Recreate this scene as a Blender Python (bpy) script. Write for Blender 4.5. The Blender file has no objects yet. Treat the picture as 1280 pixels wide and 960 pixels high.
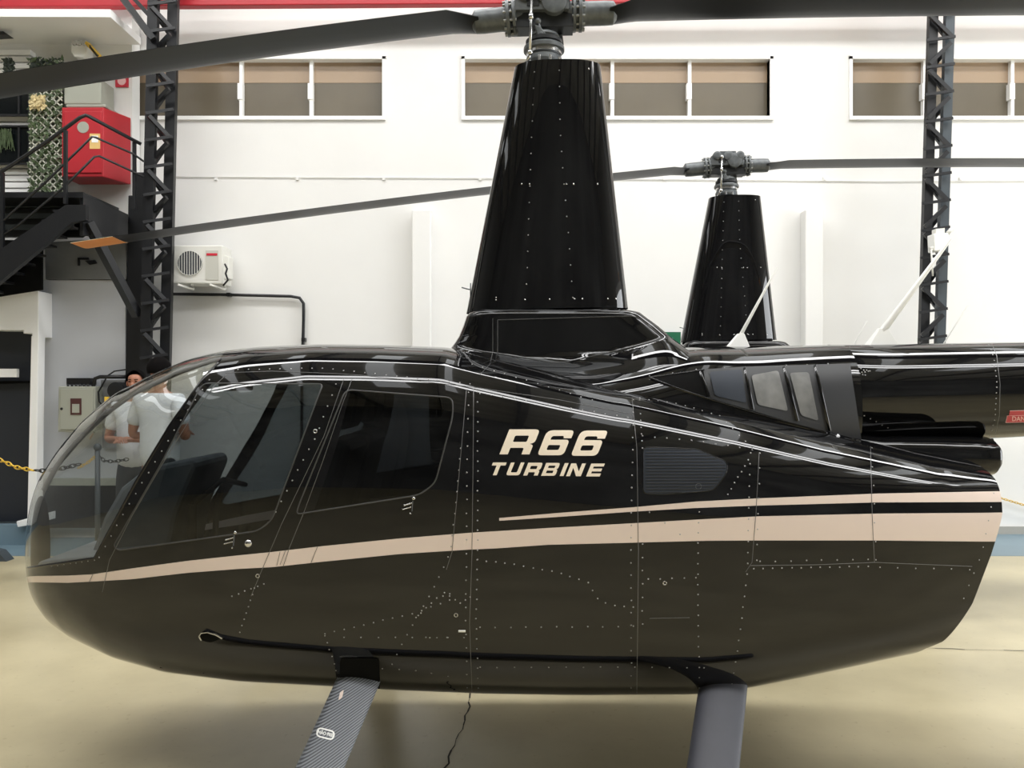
import bpy, bmesh, math, random
import numpy as np
from mathutils import Vector, Matrix
from mathutils.bvhtree import BVHTree
from mathutils.geometry import tessellate_polygon

random.seed(7); rng = np.random.default_rng(7)
SC = bpy.context.scene
COL = SC.collection
PI = math.pi
CAMZ, F, CU, CV = 1.65, 1000.0, 640.0, 480.0
DH = 3.6                                   # distance of the first helicopter's centre plane

def U(u, v, d): return Vector(((u-CU)/F*d, d, CAMZ+(CV-v)/F*d))

# ------------------------------------------------------------------ materials
def rgb(r, g, b):
    f = lambda c: ((c/255+.055)/1.055)**2.4 if c > 10 else c/255/12.92
    return (f(r), f(g), f(b), 1)

def mat(name, col, rough=.5, metal=0, coat=0, spec=.5, noise=0, nscale=3, bump=0, bscale=40, emit=None, estr=1, coords='Object'):
    m = bpy.data.materials.new(name); m.use_nodes = True
    nt = m.node_tree; b = nt.nodes['Principled BSDF']
    b.inputs['Base Color'].default_value = col
    b.inputs['Roughness'].default_value = rough
    b.inputs['Metallic'].default_value = metal
    b.inputs['Coat Weight'].default_value = coat
    b.inputs['Coat Roughness'].default_value = .02
    b.inputs['Specular IOR Level'].default_value = spec
    tc = nt.nodes.new('ShaderNodeTexCoord')
    if noise:
        n = nt.nodes.new('ShaderNodeTexNoise'); n.inputs['Scale'].default_value = nscale; n.inputs['Detail'].default_value = 6
        r = nt.nodes.new('ShaderNodeValToRGB')
        c0 = tuple(max(0, c*(1-noise)) for c in col[:3])+(1,); c1 = tuple(min(1, c*(1+noise*.5)) for c in col[:3])+(1,)
        r.color_ramp.elements[0].position = .3; r.color_ramp.elements[1].position = .7
        r.color_ramp.elements[0].color = c0; r.color_ramp.elements[1].color = c1
        nt.links.new(tc.outputs[coords], n.inputs['Vector']); nt.links.new(n.outputs['Fac'], r.inputs['Fac'])
        nt.links.new(r.outputs['Color'], b.inputs['Base Color'])
    if bump:
        n2 = nt.nodes.new('ShaderNodeTexNoise'); n2.inputs['Scale'].default_value = bscale; n2.inputs['Detail'].default_value = 3
        bp = nt.nodes.new('ShaderNodeBump'); bp.inputs['Strength'].default_value = bump; bp.inputs['Distance'].default_value = .01
        nt.links.new(tc.outputs[coords], n2.inputs['Vector']); nt.links.new(n2.outputs['Fac'], bp.inputs['Height'])
        nt.links.new(bp.outputs['Normal'], b.inputs['Normal'])
    if emit:
        b.inputs['Emission Color'].default_value = emit; b.inputs['Emission Strength'].default_value = estr
    return m

def glass(name, tint, base=.04):
    m = bpy.data.materials.new(name); m.use_nodes = True
    nt = m.node_tree; nt.nodes.clear()
    out = nt.nodes.new('ShaderNodeOutputMaterial'); mx = nt.nodes.new('ShaderNodeMixShader')
    tr = nt.nodes.new('ShaderNodeBsdfTransparent'); tr.inputs['Color'].default_value = tint
    gl = nt.nodes.new('ShaderNodeBsdfGlossy'); gl.inputs['Roughness'].default_value = .01; gl.inputs['Color'].default_value = (1, 1, 1, 1)
    lw = nt.nodes.new('ShaderNodeLayerWeight'); lw.inputs['Blend'].default_value = .5
    pw = nt.nodes.new('ShaderNodeMath'); pw.operation = 'POWER'; pw.inputs[1].default_value = 5
    ml = nt.nodes.new('ShaderNodeMath'); ml.operation = 'MULTIPLY_ADD'; ml.inputs[1].default_value = 1-base; ml.inputs[2].default_value = base
    nt.links.new(lw.outputs['Facing'], pw.inputs[0]); nt.links.new(pw.outputs[0], ml.inputs[0])
    nt.links.new(ml.outputs[0], mx.inputs['Fac']); nt.links.new(tr.outputs[0], mx.inputs[1]); nt.links.new(gl.outputs[0], mx.inputs[2])
    nt.links.new(mx.outputs[0], out.inputs['Surface'])
    return m

M = {}
M['paint'] = mat('black_gloss_paint', (.005, .005, .0055, 1), .02, bump=.02, bscale=4)
M['stripe'] = mat('beige_stripe_paint', rgb(222, 205, 194), .12)
M['letter'] = mat('cream_vinyl', rgb(240, 227, 208), .3)
M['seam'] = mat('panel_seam', (.14, .14, .14, 1), .35, metal=.5)
M['rivet'] = mat('rivet', (.34, .34, .34, 1), .38, metal=.3)
M['steel'] = mat('bright_steel', (.6, .6, .6, 1), .25, metal=1)
M['hub'] = mat('hub_grey', rgb(98, 102, 104), .42, metal=.25, noise=.3, nscale=30)
M['bolt'] = mat('bolt_grey', rgb(150, 152, 150), .4, metal=.6)
M['hubdark'] = mat('hub_dark', rgb(38, 40, 42), .45, metal=.2)
M['blade'] = mat('blade_paint', rgb(14, 15, 17), .34, noise=.15, nscale=4)
M['bladetip'] = mat('blade_tip_orange', rgb(205, 130, 60), .5)
M['bladetop'] = mat('blade_tip_cream', rgb(225, 222, 190), .5)
M['ws'] = glass('windshield_acrylic', (.76, .78, .77, 1), .10)
M['dg'] = glass('door_window_tint', (.21, .235, .245, 1), .05)
M['rg'] = glass('rear_window_tint', (.10, .11, .12, 1), .04)
M['gasket'] = mat('window_gasket', (.045, .045, .045, 1), .4)
M['mesh'] = mat('vent_mesh', rgb(40, 46, 56), .55, metal=.2)
M['vent_grey'] = mat('vent_pane_grey', rgb(112, 112, 110), .6, noise=.35, nscale=14)
M['dull'] = mat('dull_black', rgb(34, 35, 38), .45)
M['matteblack'] = mat('matte_black', (.006, .006, .006, 1), .8, spec=.08)
M['leather'] = mat('seat_leather', rgb(52, 52, 54), .55, bump=.1, bscale=60)
M['cabin'] = mat('cabin_trim', rgb(60, 61, 62), .7)
M['panelgrey'] = mat('glare_shield', rgb(96, 102, 108), .75, noise=.25, nscale=9)
M['petal'] = mat('dry_petals', rgb(206, 188, 140), .7)
M['white_plastic'] = mat('white_plastic', rgb(236, 236, 232), .35)
M['legdark'] = mat('leg_slate', rgb(66, 67, 75), .5, noise=.12, nscale=8)
M['red_label'] = mat('red_label', rgb(200, 70, 80), .5)
M['pink_label'] = mat('pink_lettering', rgb(240, 190, 190), .5)
def ribbed():
    m = mat('ribbed_tread', rgb(100, 103, 108), .38)
    nt = m.node_tree; b = nt.nodes['Principled BSDF']; tc = nt.nodes['Texture Coordinate']
    w = nt.nodes.new('ShaderNodeTexWave'); w.inputs['Scale'].default_value = 42; w.bands_direction = 'Z'
    mp = nt.nodes.new('ShaderNodeMapping'); mp.inputs['Rotation'].default_value = (0, math.radians(25), 0)
    r = nt.nodes.new('ShaderNodeValToRGB'); r.color_ramp.elements[0].color = rgb(62, 64, 68); r.color_ramp.elements[1].color = rgb(132, 136, 142)
    bp = nt.nodes.new('ShaderNodeBump'); bp.inputs['Distance'].default_value = .002; bp.inputs['Strength'].default_value = .6
    nt.links.new(tc.outputs['Object'], mp.inputs[0]); nt.links.new(mp.outputs[0], w.inputs['Vector'])
    nt.links.new(w.outputs['Fac'], r.inputs[0]); nt.links.new(r.outputs[0], b.inputs['Base Color'])
    nt.links.new(w.outputs['Fac'], bp.inputs['Height']); nt.links.new(bp.outputs[0], b.inputs['Normal'])
    return m
M['ribbed'] = ribbed()
M['wall'] = mat('white_wall_paint', rgb(232, 231, 228), .75, noise=.06, nscale=.7, bump=.05, bscale=20)
M['greywall'] = mat('pale_grey_panel', rgb(196, 199, 205), .5, noise=.08, nscale=.9)
M['galv'] = mat('galvanised_sheet', rgb(138, 140, 142), .4, metal=.3, noise=.2, nscale=3)
M['trim'] = mat('white_trim', rgb(246, 246, 244), .5)
M['tan'] = mat('lit_tan_glazing', rgb(160, 138, 114), .3, noise=.08, nscale=2)  # upper panes; the lit band behind them is put into this colour
M['olive'] = mat('olive_glazing', rgb(100, 92, 77), .3, noise=.12, nscale=2)
M['base'] = mat('grey_baseboard', rgb(160, 158, 150), .6)
M['blackpaint'] = mat('black_steelwork', rgb(21, 22, 25), .4, noise=.15, nscale=5)
M['slate'] = mat('slate_steelwork', rgb(64, 72, 78), .45)
M['red'] = mat('red_enamel', rgb(178, 36, 46), .4, noise=.06, nscale=4)
M['redsign'] = mat('red_sign', rgb(200, 40, 60), .5)
M['yellow'] = mat('yellow_plastic', rgb(232, 192, 70), .45)
M['ylabel'] = mat('yellow_label', rgb(226, 190, 120), .5)
M['greybox'] = mat('grey_green_enamel', rgb(160, 162, 150), .5)
M['darkglass'] = mat('dark_pane', rgb(14, 18, 20), .1)
M['booth'] = mat('booth_dark', rgb(40, 44, 52), .45)
M['maroon'] = mat('maroon_label', rgb(74, 40, 40), .5)
M['gardenback'] = mat('garden_backing', rgb(104, 108, 94), .7, noise=.4, nscale=12)
M['leaf'] = mat('leaf_green', rgb(72, 88, 56), .6, noise=.4, nscale=20)
M['leafdark'] = mat('leaf_dark', rgb(34, 44, 34), .6)
M['cream'] = mat('cream_lattice', rgb(205, 205, 190), .6)
M['greensign'] = mat('green_sign', rgb(20, 96, 66), .5)
M['ac'] = mat('ac_white', rgb(222, 221, 214), .5)
M['acdark'] = mat('ac_grille', rgb(70, 74, 78), .5)
M['acpanel'] = mat('ac_panel', rgb(196, 195, 186), .5)
M['skin'] = mat('skin', rgb(176, 122, 98), .5)
M['shirt'] = mat('white_shirt', rgb(226, 230, 238), .8, bump=.4, bscale=9)
M['jeans'] = mat('grey_trousers', rgb(52, 56, 62), .8)
M['hair'] = mat('dark_hair', rgb(12, 10, 10), .95, spec=.1)
M['lip'] = mat('lips', rgb(140, 80, 74), .5)
M['bluefloor'] = mat('blue_floor_band', rgb(112, 134, 146), .35, noise=.1, nscale=2)
M['crack'] = mat('floor_crack', rgb(50, 44, 34), .8)
M['ceil'] = mat('ceiling_sheet', (.62, .61, .58, 1), .8, noise=.3, nscale=1)
M['darkwall'] = mat('opposite_wall', (.20, .205, .21, 1), .8, noise=.85, nscale=.35)
M['sidewall'] = mat('side_wall', (.30, .30, .29, 1), .8)
M['lamphouse'] = mat('lamp_housing', rgb(200, 200, 200), .5)

def floor_mat():
    m = mat('beige_epoxy_floor', rgb(206, 196, 166), .3)
    nt = m.node_tree; b = nt.nodes['Principled BSDF']; tc = nt.nodes['Texture Coordinate']
    n = nt.nodes.new('ShaderNodeTexNoise'); n.inputs['Scale'].default_value = 1.1; n.inputs['Detail'].default_value = 8; n.inputs['Roughness'].default_value = .6
    r = nt.nodes.new('ShaderNodeValToRGB')
    r.color_ramp.elements[0].position = .25; r.color_ramp.elements[0].color = rgb(168, 157, 126)
    r.color_ramp.elements[1].position = .62; r.color_ramp.elements[1].color = rgb(194, 183, 150)
    n3 = nt.nodes.new('ShaderNodeTexNoise'); n3.inputs['Scale'].default_value = 26; n3.inputs['Detail'].default_value = 4
    r3 = nt.nodes.new('ShaderNodeValToRGB'); r3.color_ramp.elements[0].position = .28; r3.color_ramp.elements[0].color = (.72, .68, .6, 1)
    r3.color_ramp.elements[1].position = .36; r3.color_ramp.elements[1].color = (1, 1, 1, 1)
    mx = nt.nodes.new('ShaderNodeMixRGB'); mx.blend_type = 'MULTIPLY'; mx.inputs[0].default_value = .5
    nt.links.new(tc.outputs['Object'], n.inputs['Vector']); nt.links.new(n.outputs['Fac'], r.inputs[0])
    nt.links.new(tc.outputs['Object'], n3.inputs['Vector']); nt.links.new(n3.outputs['Fac'], r3.inputs[0])
    nt.links.new(r.outputs[0], mx.inputs[1]); nt.links.new(r3.outputs[0], mx.inputs[2]); nt.links.new(mx.outputs[0], b.inputs['Base Color'])
    rr = nt.nodes.new('ShaderNodeMapRange'); rr.inputs[3].default_value = .22; rr.inputs[4].default_value = .42
    nt.links.new(n.outputs['Fac'], rr.inputs[0]); nt.links.new(rr.outputs[0], b.inputs['Roughness'])
    return m
M['floor'] = floor_mat()

# ------------------------------------------------------------------ object helpers
def tag(o, label=None, cat=None, group=None, kind=None):
    if label: o['label'] = label
    if cat: o['category'] = cat
    if group: o['group'] = group
    if kind: o['kind'] = kind
    return o

def empty(name, loc, label=None, cat=None, group=None):
    o = bpy.data.objects.new(name, None); COL.objects.link(o); o.location = loc; o.empty_display_size = .2
    tag(o, label, cat, group); return o

class MB:
    """collects shapes in world coordinates, builds one mesh object"""
    def __init__(s): s.v = []; s.f = []; s.m = []; s.sm = []
    def add(s, vs, fs, mi=0, smooth=False):
        b = len(s.v); s.v += [tuple(v) for v in vs]
        for f in fs: s.f.append(tuple(i+b for i in f)); s.m.append(mi); s.sm.append(smooth)
    def box(s, a, b, mi=0):
        x0, y0, z0 = a; x1, y1, z1 = b
        vs = [(x, y, z) for x in (x0, x1) for y in (y0, y1) for z in (z0, z1)]
        s.add(vs, [(0, 1, 3, 2), (4, 6, 7, 5), (0, 4, 5, 1), (2, 3, 7, 6), (0, 2, 6, 4), (1, 5, 7, 3)], mi)
    def prism(s, pts, dy, mi=0):
        """polygon of 3D points, pushed by vector dy"""
        n = len(pts); dy = Vector(dy)
        vs = [Vector(p) for p in pts]+[Vector(p)+dy for p in pts]
        s.add(vs, [tuple(range(n))[::-1], tuple(range(n, 2*n))]+[(i, (i+1) % n, (i+1) % n+n, i+n) for i in range(n)], mi)
    def slab(s, px, d, th, mi=0): s.prism([U(u, v, d) for u, v in px], (0, th, 0), mi)
    def bar(s, a, b, w, h=None, mi=0, up=(0, 0, 1)):
        a, b = Vector(a), Vector(b); h = h or w; ax = (b-a).normalized(); upv = Vector(up)
        if abs(ax.dot(upv)) > .95: upv = Vector((0, 1, 0))
        sx = ax.cross(upv).normalized(); sz = sx.cross(ax).normalized()
        c = [sx*w/2*i+sz*h/2*j for i, j in ((-1, -1), (1, -1), (1, 1), (-1, 1))]
        vs = [a+k for k in c]+[b+k for k in c]
        s.add(vs, [(3, 2, 1, 0), (4, 5, 6, 7)]+[(i, (i+1) % 4, (i+1) % 4+4, i+4) for i in range(4)], mi)
    def tube(s, pts, r, n=10, mi=0, cap=True, smooth=True):
        pts = [Vector(p) for p in pts]; rs = r if isinstance(r, (list, tuple)) else [r]*len(pts)
        vs = []; fs = []; ref = None
        for i, p in enumerate(pts):
            t = (pts[min(i+1, len(pts)-1)]-pts[max(i-1, 0)]).normalized()
            if ref is None:
                ref = t.cross(Vector((0, 0, 1)) if abs(t.z) < .9 else Vector((0, 1, 0))).normalized()
            ref = (ref-t*ref.dot(t)).normalized(); bi = t.cross(ref)
            for k in range(n):
                a = 2*PI*k/n; vs.append(p+(ref*math.cos(a)+bi*math.sin(a))*rs[i])
        for i in range(len(pts)-1):
            for k in range(n):
                fs.append((i*n+k, i*n+(k+1) % n, (i+1)*n+(k+1) % n, (i+1)*n+k))
        s.add(vs, fs, mi, smooth)
        if cap:
            s.add(vs[:n], [tuple(range(n))[::-1]], mi); s.add(vs[-n:], [tuple(range(n))], mi)
    def lathe(s, c, axis, prof, n=24, mi=0):
        """prof: (offset along axis, radius)"""
        c = Vector(c); ax = Vector(axis).normalized()
        a = ax.cross(Vector((0, 0, 1)) if abs(ax.z) < .9 else Vector((1, 0, 0))).normalized(); b = ax.cross(a)
        vs = []; fs = []
        for i in range(len(prof)-1):
            (t0, r0), (t1, r1) = prof[i], prof[i+1]
            o = len(vs)
            for t, r in ((t0, r0), (t1, r1)):
                for k in range(n):
                    an = 2*PI*k/n; vs.append(c+ax*t+(a*math.cos(an)+b*math.sin(an))*r)
            for k in range(n): fs.append((o+k, o+(k+1) % n, o+n+(k+1) % n, o+n+k))
        s.add(vs, fs, mi, True)
        for t, r in (prof[0], prof[-1]):
            if r > 1e-5: s.add([c+ax*t+(a*math.cos(2*PI*k/n)+b*math.sin(2*PI*k/n))*r for k in range(n)], [tuple(range(n))], mi)
    def ball(s, c, r, n=10, mi=0, sc=(1, 1, 1)):
        c = Vector(c); vs = []; fs = []
        for i in range(n+1):
            th = PI*i/n
            for k in range(2*n):
                ph = PI*k/n
                vs.append(c+Vector((math.sin(th)*math.cos(ph)*sc[0], math.sin(th)*math.sin(ph)*sc[1], math.cos(th)*sc[2]))*r)
        for i in range(n):
            for k in range(2*n): fs.append((i*2*n+k, (i+1)*2*n+k, (i+1)*2*n+(k+1) % (2*n), i*2*n+(k+1) % (2*n)))
        s.add(vs, fs, mi, True)
    def build(s, name, mats, parent=None, origin=None, bevel=0, fixn=True):
        if not isinstance(mats, (list, tuple)): mats = [mats]
        if parent is not None:
            org = Vector((0, 0, 0)); pw = parent
            while pw is not None: org += pw.location; pw = pw.parent
        else:
            if origin is None:
                a = np.array(s.v); lo, hi = a.min(0), a.max(0)
                origin = ((lo[0]+hi[0])/2, (lo[1]+hi[1])/2, lo[2])
            org = Vector(origin)
        me = bpy.data.meshes.new(name)
        me.from_pydata([tuple(Vector(v)-org) for v in s.v], [], s.f)
        for p, mi, sm in zip(me.polygons, s.m, s.sm): p.material_index = mi; p.use_smooth = sm
        for m in mats: me.materials.append(m if not isinstance(m, str) else M[m])
        if fixn:
            bm = bmesh.new(); bm.from_mesh(me)
            bmesh.ops.remove_doubles(bm, verts=bm.verts, dist=1e-6)
            bmesh.ops.recalc_face_normals(bm, faces=bm.faces)
            bm.to_mesh(me); bm.free()
        o = bpy.data.objects.new(name, me); COL.objects.link(o)
        if parent is not None: o.parent = parent
        else: o.location = org
        if bevel:
            b = o.modifiers.new('bevel', 'BEVEL'); b.width = bevel; b.segments = 2; b.limit_method = 'ANGLE'
            b.harden_normals = False
        return o

# ------------------------------------------------------------------ surface meshes with normals
class Surf:
    def __init__(s, V, T, m=0):
        s.V = np.asarray(V, float); s.T = np.asarray(T, int); s.M = np.full(len(s.T), m); s.N = s.vn()
    def vn(s):
        a, b, c = (s.V[s.T[:, k]] for k in range(3)); fn = np.cross(b-a, c-a)
        N = np.zeros_like(s.V)
        for k in range(3): np.add.at(N, s.T[:, k], fn)
        return N/np.maximum(np.linalg.norm(N, axis=1, keepdims=True), 1e-12)
    def bvh(s): return BVHTree.FromPolygons([tuple(v) for v in s.V], [tuple(t) for t in s.T.tolist()])
    def copy(s):
        o = object.__new__(Surf); o.V = s.V.copy(); o.T = s.T.copy(); o.M = s.M.copy(); o.N = s.N.copy(); return o

def grid_surf(G, closed=True):
    """G: (n stations, m around, 3)"""
    n, m, _ = G.shape; V = G.reshape(-1, 3); T = []
    idx = np.arange(n*m).reshape(n, m)
    a = idx[:-1, :]; b = idx[1:, :]; a2 = np.roll(a, -1, 1); b2 = np.roll(b, -1, 1)
    if not closed: a, b, a2, b2 = a[:, :-1], b[:, :-1], a2[:, :-1], b2[:, :-1]
    T = np.concatenate([np.stack([a, b, b2], -1).reshape(-1, 3), np.stack([a, b2, a2], -1).reshape(-1, 3)])
    return Surf(V, T)

def clip(S, f):
    """split S by the sign of field values f (per vertex): returns (inside f<0, outside)"""
    f = np.where(np.abs(f) < 1e-6, 1e-6, f)
    sg = f[S.T] < 0; k = sg.sum(1)
    V = list(S.V); N = list(S.N); cache = {}
    def cut(i, j):
        key = (i, j) if i < j else (j, i)
        if key not in cache:
            t = f[key[0]]/(f[key[0]]-f[key[1]])
            V.append(S.V[key[0]]*(1-t)+S.V[key[1]]*t)
            nn = S.N[key[0]]*(1-t)+S.N[key[1]]*t; N.append(nn/max(np.linalg.norm(nn), 1e-9)); cache[key] = len(V)-1
        return cache[key]
    out = [S.T[k == 3].tolist(), S.T[k == 0].tolist()]; om = [S.M[k == 3].tolist(), S.M[k == 0].tolist()]
    for t in np.where((k == 1) | (k == 2))[0]:
        tri = S.T[t]; s = sg[t]; lone = int(np.where(s == (k[t] == 1))[0][0])
        a, b, c = (int(tri[(lone+q) % 3]) for q in range(3))
        ab, ac = cut(a, b), cut(a, c)
        li, ot = (0, 1) if s[lone] else (1, 0)
        out[li].append([a, ab, ac]); om[li].append(S.M[t])
        out[ot] += [[ab, b, c], [ab, c, ac]]; om[ot] += [S.M[t]]*2
    V = np.array(V); N = np.array(N); res = []
    for q in (0, 1):
        T = np.array(out[q], int).reshape(-1, 3); used = np.unique(T); r = object.__new__(Surf)
        mp = np.full(len(V), -1); mp[used] = np.arange(len(used))
        r.V = V[used]; r.N = N[used]; r.T = mp[T]; r.M = np.array(om[q], int); res.append(r)
    return res

def merge(*ss):
    r = object.__new__(Surf); off = 0; V = []; N = []; T = []; Ms = []
    for s in ss:
        V.append(s.V); N.append(s.N); T.append(s.T+off); Ms.append(s.M); off += len(s.V)
    r.V = np.concatenate(V); r.N = np.concatenate(N); r.T = np.concatenate(T); r.M = np.concatenate(Ms); return r

def surf_obj(S, name, mats, parent, yc=None):
    org = Vector((0, 0, 0)); p = parent
    while p is not None: org += p.location; p = p.parent
    me = bpy.data.meshes.new(name)
    me.from_pydata((S.V-np.array(org)).tolist(), [], S.T.tolist())
    me.polygons.foreach_set('use_smooth', [True]*len(me.polygons))
    me.polygons.foreach_set('material_index', S.M.tolist())
    for m in mats: me.materials.append(M[m])
    me.normals_split_custom_set_from_vertices([tuple(n) for n in S.N])
    o = bpy.data.objects.new(name, me); COL.objects.link(o); o.parent = parent; return o

def poly_field(P, poly):
    """signed distance (negative inside) of 2D points P to polygon"""
    P = np.asarray(P); poly = np.asarray(poly, float); n = len(poly)
    d = np.full(len(P), 1e9); ins = np.zeros(len(P), bool)
    for i in range(n):
        a, b = poly[i], poly[(i+1) % n]; e = b-a; w = P-a
        t = np.clip((w@e)/(e@e), 0, 1); d = np.minimum(d, np.linalg.norm(w-np.outer(t, e), axis=1))
        c = ((a[1] > P[:, 1]) != (b[1] > P[:, 1]))
        with np.errstate(divide='ignore', invalid='ignore'):
            xi = (b[0]-a[0])*(P[:, 1]-a[1])/(b[1]-a[1]+1e-12)+a[0]
        ins ^= c & (P[:, 0] < xi)
    return np.where(ins, -d, d)

def rounded(poly, r, n=5):
    out = []; k = len(poly)
    for i in range(k):
        p0, p, p1 = (np.array(poly[(i+q) % k], float) for q in (-1, 0, 1))
        a = (p0-p); b = (p1-p); rr = min(r, np.linalg.norm(a)*.45, np.linalg.norm(b)*.45)
        A = p+a/np.linalg.norm(a)*rr; B = p+b/np.linalg.norm(b)*rr
        for q in range(n+1):
            t = q/n; out.append(tuple((1-t)**2*A+2*t*(1-t)*p+t*t*B))
    return out

def side_px(V):
    """picture position of the helicopter's side view: the far half is read through its mirror"""
    y = DH-np.abs(V[:, 1]-DH)
    return np.stack([CU+V[:, 0]/y*F, CV-(V[:, 2]-CAMZ)/y*F], 1)

# ------------------------------------------------------------------ the helicopter's shapes
TOP = np.array([(30, 692), (33, 680), (37, 658), (43, 640), (55, 612), (77, 575), (105, 544), (140, 511), (175, 485), (215, 462), (250, 447), (287, 438), (330, 433), (400, 430), (480, 431), (560, 434), (600, 444), (700, 467), (790, 487), (870, 505), (960, 528), (1075, 553), (1245, 580), (1300, 585)], float)
BOT = np.array([(30, 692), (36, 712), (42, 732), (60, 765), (78, 785), (100, 800), (150, 824), (210, 841), (300, 852), (415, 858), (500, 863), (600, 867), (720, 869), (870, 868), (935, 860), (1000, 847), (1080, 830), (1160, 812), (1300, 780)], float)
REAR = np.array([(.55, 1.60), (.604, 1.638), (.642, 1.69), (.80, 1.78), (.99, 1.852), (1.146, 1.903), (1.272, 1.918), (1.34, 1.904), (1.45, 1.87)])
def body_surf():
    n = 230; tip = -2.125
    k = np.linspace(0, 1, 90); nose = tip+.004+(1-np.cos(k*PI/2))*1.1
    X = np.concatenate([nose, np.linspace(nose[-1], 1.918, n-89)[1:]])
    xa, a = -.95, 1.18
    q = np.clip((xa-X)/a, 0, 1)
    w = .635*(1-q**2.1)**(1/1.95)
    t = np.clip((X-.7)/(1.918-.7), 0, 1); w = w*(1-.20*t*t)
    th = np.linspace(-PI/2, 1.5*PI, 721)[:-1]
    nu = 2.15+2.0*np.clip((X+2.0)/1.2, 0, 1); nl = 2.2+1.1*np.clip((X+2.0)/1.3, 0, 1)
    frac = .46
    b = np.clip((X-.95)/(1.918-.95), 0, 1)**1.6
    u0 = CU+X/3.4*F
    zt = CAMZ+(CV-np.interp(u0, TOP[:, 0], TOP[:, 1]))*.0034
    zb = CAMZ+(CV-np.interp(u0, BOT[:, 0], BOT[:, 1]))*.0034
    def rings():
        zc = zb+frac*(zt-zb)
        c, s = np.cos(th), np.sin(th)
        e = np.where(s[None, :] > 0, 2/nu[:, None], 2/nl[:, None])
        Y = w[:, None]*np.sign(c)*np.abs(c)[None, :]**e
        h = np.where(s[None, :] > 0, (zt-zc)[:, None], (zc-zb)[:, None])
        Z = zc[:, None]+h*np.sign(s)*np.abs(s)[None, :]**e
        XX = X[:, None]+b[:, None]*(np.interp(Z, REAR[:, 0], REAR[:, 1])-1.918)
        return np.stack([XX, DH+Y, Z], -1)
    for it in range(14):
        G = rings(); u = CU+G[..., 0]/G[..., 1]*F; v = CV-(G[..., 2]-CAMZ)/G[..., 1]*F
        i = np.argmin(v, 1); j = np.argmax(v, 1); r = np.arange(len(X))
        zt = zt+.8*(v[r, i]-np.interp(u[r, i], TOP[:, 0], TOP[:, 1]))*G[r, i, 1]/F
        zb = zb+.8*(v[r, j]-np.interp(u[r, j], BOT[:, 0], BOT[:, 1]))*G[r, j, 1]/F
        m = zt-zb < .004; mid = (zt+zb)/2; zt = np.where(m, mid+.002, zt); zb = np.where(m, mid-.002, zb)
        # keep both lines smooth along the length
        ker = np.array([.25, .5, .25])
        zt[1:-1] = np.convolve(zt, ker, 'valid'); zb[1:-1] = np.convolve(zb, ker, 'valid')
    G = rings()
    G2 = []
    for ring in G:
        c = np.concatenate([ring, ring[:1]]); L = np.concatenate([[0], np.cumsum(np.linalg.norm(np.diff(c, axis=0), axis=1))]); t = np.linspace(0, L[-1], 241)[:-1]
        G2.append(np.stack([np.interp(t, L, c[:, q]) for q in range(3)], -1))
    G = np.array(G2); S = grid_surf(G)
    # rear bulkhead
    ring = G[-1]; c = ring.mean(0); V = np.concatenate([ring, ring*.0+c[None]*1.0])[:len(ring)+1]
    m = len(ring); T = [[i, m, (i+1) % m] for i in range(m)]
    cap = Surf(V, T); nose_ring = G[0]; nc = nose_ring.mean(0)
    cap2 = Surf(np.concatenate([nose_ring, nc[None]]), [[i, (i+1) % m, m] for i in range(m)])
    for cp, d in ((cap, 1), (cap2, -1)):
        cp.N = np.tile(np.array([d, 0, 0.]), (len(cp.V), 1))
    return S, merge(cap, cap2)

def ensure_out(S, c):
    """normals must point away from the axis point c"""
    d = S.V-np.array(c); 
    if (np.sum(d*S.N, 1) < 0).mean() > .5: S.T = S.T[:, ::-1].copy(); S.N = -S.N
    return S

def superloft(stations, m=96, y0=DH):
    """stations: (x, ztop, zbot, halfwidth, exponent)"""
    th = np.linspace(-PI/2, 1.5*PI, m+1)[:-1]; c, s = np.cos(th), np.sin(th); G = []
    for x, zt, zb, w, e in stations:
        G.append(np.stack([np.full(m, x), y0+w*np.sign(c)*np.abs(c)**(2/e), (zt+zb)/2+(zt-zb)/2*np.sign(s)*np.abs(s)**(2/e)], -1))
    return grid_surf(np.array(G))

def interp_stations(tab, n):
    tab = np.array(tab, float); x = np.linspace(tab[0, 0], tab[-1, 0], n); out = []
    # smooth (monotone-ish) interpolation
    cols = [np.interp(x, tab[:, 0], tab[:, k]) for k in range(1, tab.shape[1])]
    for _ in range(6):
        for c in cols: c[1:-1] = .25*c[:-2]+.5*c[1:-1]+.25*c[2:]
    return list(zip(x, *cols))

zpx = lambda v, d=DH: CAMZ+(CV-v)/F*d
xpx = lambda u, d=DH: (u-CU)/F*d

body, caps = body_surf(); ensure_out(body, (0, DH, 1.1))
# upper engine cowl: from the cabin roof back to the tail cone
cowl = superloft(interp_stations([
    (xpx(545), zpx(434), 1.30, .30, 2.6), (xpx(590), zpx(440), 1.30, .44, 2.6), (xpx(650), zpx(455), 1.28, .45, 2.6), (xpx(730), zpx(460), 1.25, .45, 2.6), (xpx(790), zpx(449), 1.24, .43, 2.6), (xpx(835), zpx(437), 1.23, .41, 2.6),
    (xpx(870), zpx(433.5), 1.22, .40, 2.7), (xpx(960, 3.4), zpx(433.5), 1.22, .33, 2.5), (xpx(1045, 3.35), zpx(431.5), 1.25, .27, 2.3), (xpx(1079, 3.35), zpx(431.5), 1.25, .245, 2.25)], 80))
ensure_out(cowl, (.8, DH, 1.5))
cone = superloft(interp_stations([
    (xpx(1035), zpx(431), zpx(554), .20, 2), (xpx(1075), zpx(431), zpx(553), .218, 2), (xpx(1250), zpx(428), zpx(547.5), .214, 2), (xpx(1500), zpx(424), zpx(532), .19, 2), (5.6, 1.84, 1.66, .085, 2), (5.75, 1.80, 1.70, .04, 2)], 120))
ensure_out(cone, (3, DH, 1.65))
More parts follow.
